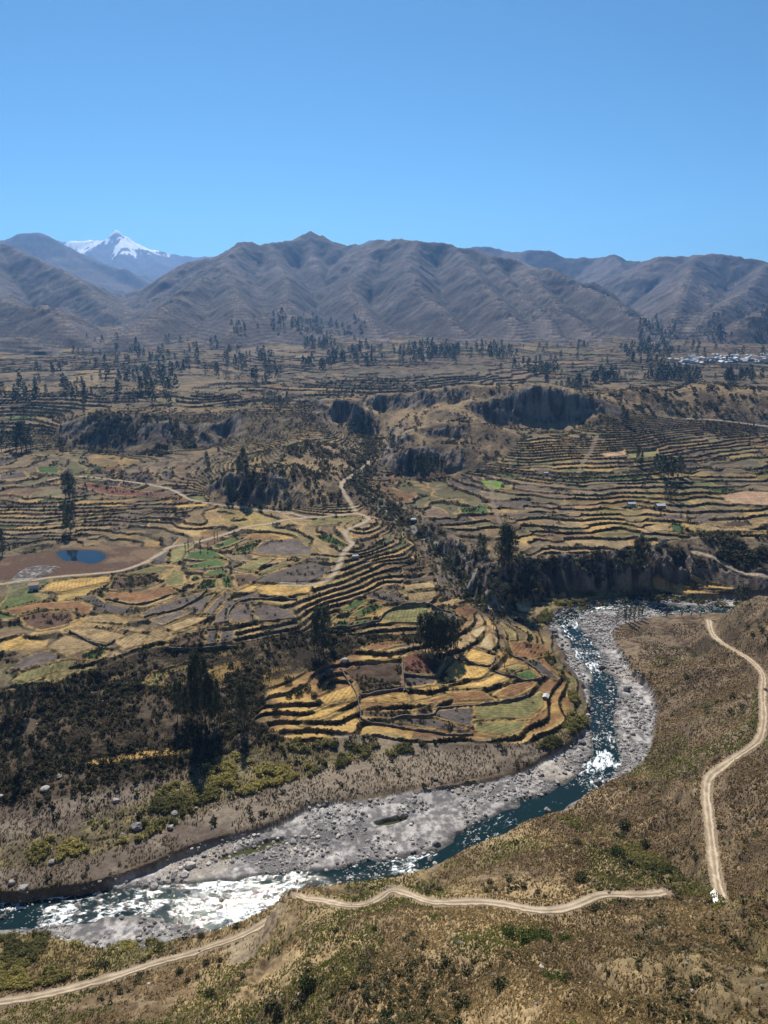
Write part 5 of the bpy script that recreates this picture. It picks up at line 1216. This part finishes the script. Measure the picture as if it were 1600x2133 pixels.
def walls(w_, d_, h, hr):
    V, Fq = boxm(-w_/2, w_/2, -d_/2, d_/2, -1.0, h); t_ = (np.array([(-w_/2, -d_/2, h+.003), (-w_/2, d_/2, h+.003), (-w_/2, 0, hr-.02), (w_/2, -d_/2, h+.003), (w_/2, d_/2, h+.003), (w_/2, 0, hr-.02)]), np.array([(0,2,1,1),(3,4,5,5),(0,3,5,2),(1,2,5,4)]))
    return joinm([(V, Fq), (t_[0], np.array([(0,1,4,3),(0,3,5,2),(1,2,5,4),(2,5,5,2)])[:3])]), t_
HP = []
for i in range(6):
    w_, d_, h = 8+3*rng.random(), 5.5+2*rng.random(), 2.7+.8*(i % 3 == 1)*3; hr = h+1.3
    V, Fq = boxm(-w_/2, w_/2, -d_/2, d_/2, -1.2, h); gv = np.array([(-w_/2, -d_/2, h), (-w_/2, d_/2, h), (-w_/2, 0, hr-.03), (-w_/2+.2, 0, hr-.03), (w_/2, -d_/2, h), (w_/2, d_/2, h), (w_/2, 0, hr-.03), (w_/2-.2, 0, hr-.03)])
    me_w = mesh_np('wall', *joinm([(V, Fq), (gv, np.array([(0,1,2,3),(4,5,6,7)]))]), M_wall[i % 3]); me_r = mesh_np('roof', *gable(w_, d_, h, hr), M_roof[(0, 1, 0, 0, 2, 0)[i]])
    me_d = mesh_np('door', *boxm(-.5, .5, -d_/2-.04, -d_/2+.05, 0, 2.0), M_door); me_n = [mesh_np('window', *boxm(a-.5, a+.5, -d_/2-.035, -d_/2+.05, 1.0, 1.9), M_door) for a in (-w_*.3, w_*.3)]
    HP.append((me_w, me_r, me_d, me_n))
def place_house(px, py, i, label, group, rot, sc=1.0, name='house', drop=0.0):
    q_ = pick([(px, py)])[0]; z = float(ground(q_[0:1], q_[1:2], 'z')[0]); o = link(name, None, loc=(q_[0], q_[1], z+.25-drop)); o.rotation_euler[2] = rot; o.scale = (sc, sc, sc); tag(o, label, name.split('_')[-1], group)
    a, b_, c_, d_ = HP[i]; link('wall', a, o); link('roof', b_, o); link('door', c_, o)
    for m_ in d_: link('window', m_, o)
    return o
for k_ in range(118 if not QUICK else 20):
    t_ = rng.random()**.75; px = 1395+215*t_; py = 745+12*rng.random()-4*t_+rng.random()*5
    place_house(px, py, rng.integers(0, 6), 'small pale house packed into the hazy village below the right mountain', 'houses of the far village', rng.choice([0.1, 1.67])+rng.normal()*.08, 1.15+.4*rng.random())
for px, py, i, lb, g, sc, rot in [(740,1161,2,'tiny white hut beside the valley road above the stream','',.5,.3),(861,1088,4,'small yellowish shed among the terraces right of the stream','',.5,.1),(1137,1455,0,'small stone hut with pale roof at the tip of the olive field','',.5,1.2),
   (1315,1054,2,'white farm hut on the dark terraces, left of the pair','',.8,.1),(1375,1057,3,'long white farm hut on the dark terraces, right of the pair','',.9,.1),(1379,1126,1,'small hut above the edge of the long bluff','',.6,.4),(1412,768,3,'lone pale roofed house in front of the far village','',1.6,.1),
   (1418,772,0,'low white shed just right of the lone roofed house before the village','',1.1,.1),(1137,988,2,'tiny white shed in the terraces above the bright green plot','',.5,.2),(72,1228,1,'dark roofed shed beside the track left of the gold strip','',.8,.3)]:
    place_house(px, py, i, lb, None, rot, sc, 'hut' if 'house' not in lb else 'house')
bf = np.array([(0,3,2,1),(4,5,6,7),(0,1,5,4),(1,2,6,5),(2,3,7,6),(3,0,4,7)])
# concrete ford where the two dirt roads meet
Pf = pick([(1485,1868),(1512,1880)]); _d = Pf[1]-Pf[0]; _d /= np.linalg.norm(_d); _n = np.array([_d[1], -_d[0]]); Pf = np.array([Pf[0], Pf[1], Pf[1]+_n*2.6-_d*.6, Pf[0]+_n*1.8+_d*1.2]); cf = Pf.mean(0); zf_ = float(base_h(cf[0:1], cf[1:2])[0]); zf_ = max(zf_, float(ground(Pf[:, 0], Pf[:, 1], 'z').max()))+.12
o = link('concrete_ford', None, loc=(cf[0], cf[1], zf_)); tag(o, 'white concrete ford slab where the two dirt roads meet in the gully', 'ford')
Pl = (Pf-cf)*1.1; nP = len(Pl); V = np.vstack([np.c_[Pl, np.full(nP, .0)], np.c_[Pl, np.full(nP, -1.6)]])
link('slab', mesh_np('slab', V, np.array([(0,1,2,3),(7,6,5,4),(0,4,5,1),(1,5,6,2),(2,6,7,3),(3,7,4,0)]), M_conc), o)
e0, e1 = Pl[0], Pl[1]; n_ = np.array([-(e1-e0)[1], (e1-e0)[0]]); n_ /= np.linalg.norm(n_); kb = np.array([e0, e1, e1+n_*.25, e0+n_*.25]); V = np.vstack([np.c_[kb, np.full(4, -.5)], np.c_[kb, np.full(4, .35)]])
link('kerb', mesh_np('kerb', V, bf, M_conc), o)
# dry stone walls between plots
M_dry = mat_plain('dry_stone', (.13, .11, .09), .95, .5, 1.2)
WALLS = [('long dark dry stone wall curving above the olive end field', A6, (530,1106),(600,1086),(752,1092),(757,1052),(785,1036),(1000,1026),(1130,1012),(1215,992),(1245,962)),
 ('dry stone wall under the brown square field', A6, (365,978),(480,955),(590,938),(620,960)),
 ('straight field wall dropping beside the brown square field', A6, (270,845),(310,905),(355,985),(370,1050),(376,1100)),
 ('wall between the brown field and the red brown field', A6, (590,802),(588,870),(596,958)),
 ('bent wall below the red brown field under the tree clump', A6, (596,876),(700,888),(772,892),(800,850),(825,815)),
 ('wall between the two gold fields right of the tree clump', A6, (880,803),(960,820),(1045,838),(1062,790)),
 ('wall curving along the small green plots near the point', A6, (1062,852),(1130,880),(1225,908),(1290,898)),
 ('field wall bordering the red field above the river bend', A6, (1135,765),(1200,800),(1262,830),(1310,890)),
 ('outer wall round the lower edge of the peninsula fields', A6, (380,1108),(520,1125),(700,1160),(870,1190),(950,1175)),
 ('wall round the big oval olive field', A6, (470,598),(515,535),(620,515),(735,516),(870,575)),
 ('wall along the foot of the green plots', A6, (200,648),(300,640),(440,608),(470,600)),
 ('wall below the dark brown square field on the left plateau', A5, (690,500),(790,510),(860,500),(985,495)),
 ('curved wall between the grey ploughed fields', A5, (600,372),(740,340),(840,292),(860,262)),
 ('wall around the concentric grey fields', A5, (952,400),(950,350),(1000,298),(1090,290),(1240,300)),
 ('low wall below the rust field by the marsh', A5, (440,300),(520,318),(600,325),(740,268)),
 ('wall across the straw fields at the far left', A5, (290,435),(390,480),(440,495),(480,470)),
]
for lb, A_, *pts in WALLS:
    P_ = smooth_line(pick(Q(*A_, *pts)), 2); R_ = dens([tuple(p) for p in P_], .9); m_ = len(R_); T_ = np.gradient(R_, axis=0); T_ /= np.hypot(T_[:, 0], T_[:, 1])[:, None]+1e-9; N_ = np.stack([-T_[:, 1], T_[:, 0]], 1)
    zz = ground(R_[:, 0], R_[:, 1], 'z'); zz = np.convolve(np.pad(zz, 2, mode='edge'), np.ones(5)/5, 'valid'); hh = 1.15+.5*fbm(R_[:, 0], R_[:, 1], 2.5, 2, 301)+.3*(rng.random(m_)-.5); w0, w1 = .55, .35
    prof = [(-w0, -.9), (-w1, .0), (-w1*.8, 1.0), (w1*.8, 1.0), (w1, .0), (w0, -.9)]
    V = np.stack([np.c_[R_[:, 0]+N_[:, 0]*a*(1+.3*rng.random(m_)), R_[:, 1]+N_[:, 1]*a*(1+.3*rng.random(m_)), zz+(hh*b_ if b_ > 0 else b_)+.08*rng.normal(size=m_)] for a, b_ in prof], 1)
    ii = np.arange(m_*6).reshape(m_, 6); fq = np.stack([ii[:-1, :-1], ii[1:, :-1], ii[1:, 1:], ii[:-1, 1:]], -1).reshape(-1, 4); fq = np.vstack([fq, [[0, 1, 2, 5]], [[2, 3, 4, 5]]])
    tag(link('dry_stone_wall', mesh_np('dry_stone_wall', V.reshape(-1, 3), fq, M_dry)), lb, 'wall', 'dry stone walls between the plots')
# ------------------------------------------------------------------ things: single shrubs one can point at
SHR = {('round dark bush', 'beside the upper dirt road', 'bushes on the road verge', (.02,.02,.012)): [(1594,1436,7)],
 ('dark round shrub', 'on the sandy flat below the spur', 'shrubs on the sandy flat', (.025,.035,.014)): [(430,2010,15),(459,2003,11),(375,2028,15),(391,2045,11),(411,2038,10),(419,1953,14),(457,2018,8)],
 ('dark spiky shrub', 'in the dry grass along the bottom edge', 'dark shrubs along the bottom edge', (.03,.045,.016)): [(640,2065,34),(686,2112,24),(808,2090,28),(851,2090,24),(965,2075,36),(953,2108,30),(1044,2075,32),(700,1950,14),(880,1982,16),(437,2072,22)],
 ('dark green shrub', 'on the slope between the two dirt roads', 'shrubs between the dirt roads', (.035,.05,.02)): [(1090,1848,14),(1120,1860,12),(915,1840,16),(890,1865,12),(1210,1835,26),(1202,1765,18),(1300,1730,24),(1285,1785,28),(1345,1762,20),(1240,1902,20),(1450,1800,18),(1020,1845,14),(1135,1868,10)],
 ('bright green bush', 'on the slope right of the hairpin bend', 'green bushes above the near slope', (.07,.10,.02)): [(1060,1943,30),(1095,1950,34),(1135,1940,28),(1115,1945,24),(1165,2050,34),(1140,2040,26),(1180,1945,22)],
 ('dark shrub', 'at the edge of the left fields', 'shrubs on the left field edge', (.022,.03,.013)): [(52,1445,18),(242,1254,12),(272,1232,8),(1100,0,0)],
 ('dark olive shrub', 'in the scrub below the gold field corner', 'shrubs below the gold field corner', (.03,.04,.016)): [(602,1450,16),(622,1445,22),(640,1435,20),(575,1480,18),(655,1452,16),(780,1365,12),(812,1368,13),(835,1375,8),(548,1462,14),(600,1420,20)]}
sp = [[leafy(420, .11, 400+i, inner=.25) for i in range(3)]][0]; smesh = {}
for (nm, wh, grp, col), lst in SHR.items():
    lst = sorted(l for l in lst if l[2] > 0)
    for i, (px, py, wpx) in enumerate(lst):
        k_ = (nm, i % 3)
        if k_ not in smesh:
            V, Fq = sp[i % 3]; nl = len(Fq); cl = np.array(col)*(.55+.9*rng.random((nl, 1))); smesh[k_] = mesh_np('shrub', V, Fq, M_leaf, np.repeat(cl, 4, 0))
        q_ = pick([(px, py)])[0]; z = float(ground(q_[0:1], q_[1:2], 'z')[0]); s = wpx*slant(q_[0], q_[1], z)/F/2
        o = link('shrub', smesh[k_], loc=(q_[0], q_[1], z-.1*s)); o.scale = (s, s, s*.95); o.rotation_euler[2] = rng.random()*6.28
        sz = 'biggest ' if wpx == max(l[2] for l in lst) and sum(l[2] == wpx for l in lst) == 1 else ''
        tag(o, f'{sz}{nm} {wh}, {ordl(i, len(lst))}', 'shrub', grp)
# ------------------------------------------------------------------ the air
bpy.ops.mesh.primitive_cube_add(size=1) if False else None
hv_, hf_ = boxm(-18000, 18000, -1500, 17500, float(V3[:, 2].min())-2.0, float(V3[:, 2].max())+60.0)
hm = bpy.data.materials.new('haze'); hm.use_nodes = True; t = hm.node_tree; t.nodes.remove(t.nodes['Principled BSDF']); pv = nd(t, 'ShaderNodeVolumePrincipled'); pv.inputs['Color'].default_value = (.22, .47, .95, 1)
pv.inputs['Density'].default_value = 5.6e-5; pv.inputs['Anisotropy'].default_value = 0.4; t.links.new(pv.outputs[0], t.nodes['Material Output'].inputs['Volume'])
tag(link('haze', mesh_np('haze', hv_, hf_, hm)), kind='stuff')
for o_ in bpy.data.objects:
    if 'label' in o_ and len(o_['label'].replace(',', ' ').split()) > 16: print('LONG', o_['label'])
print('done', time.time()-T0, 'objects', len(bpy.data.objects))
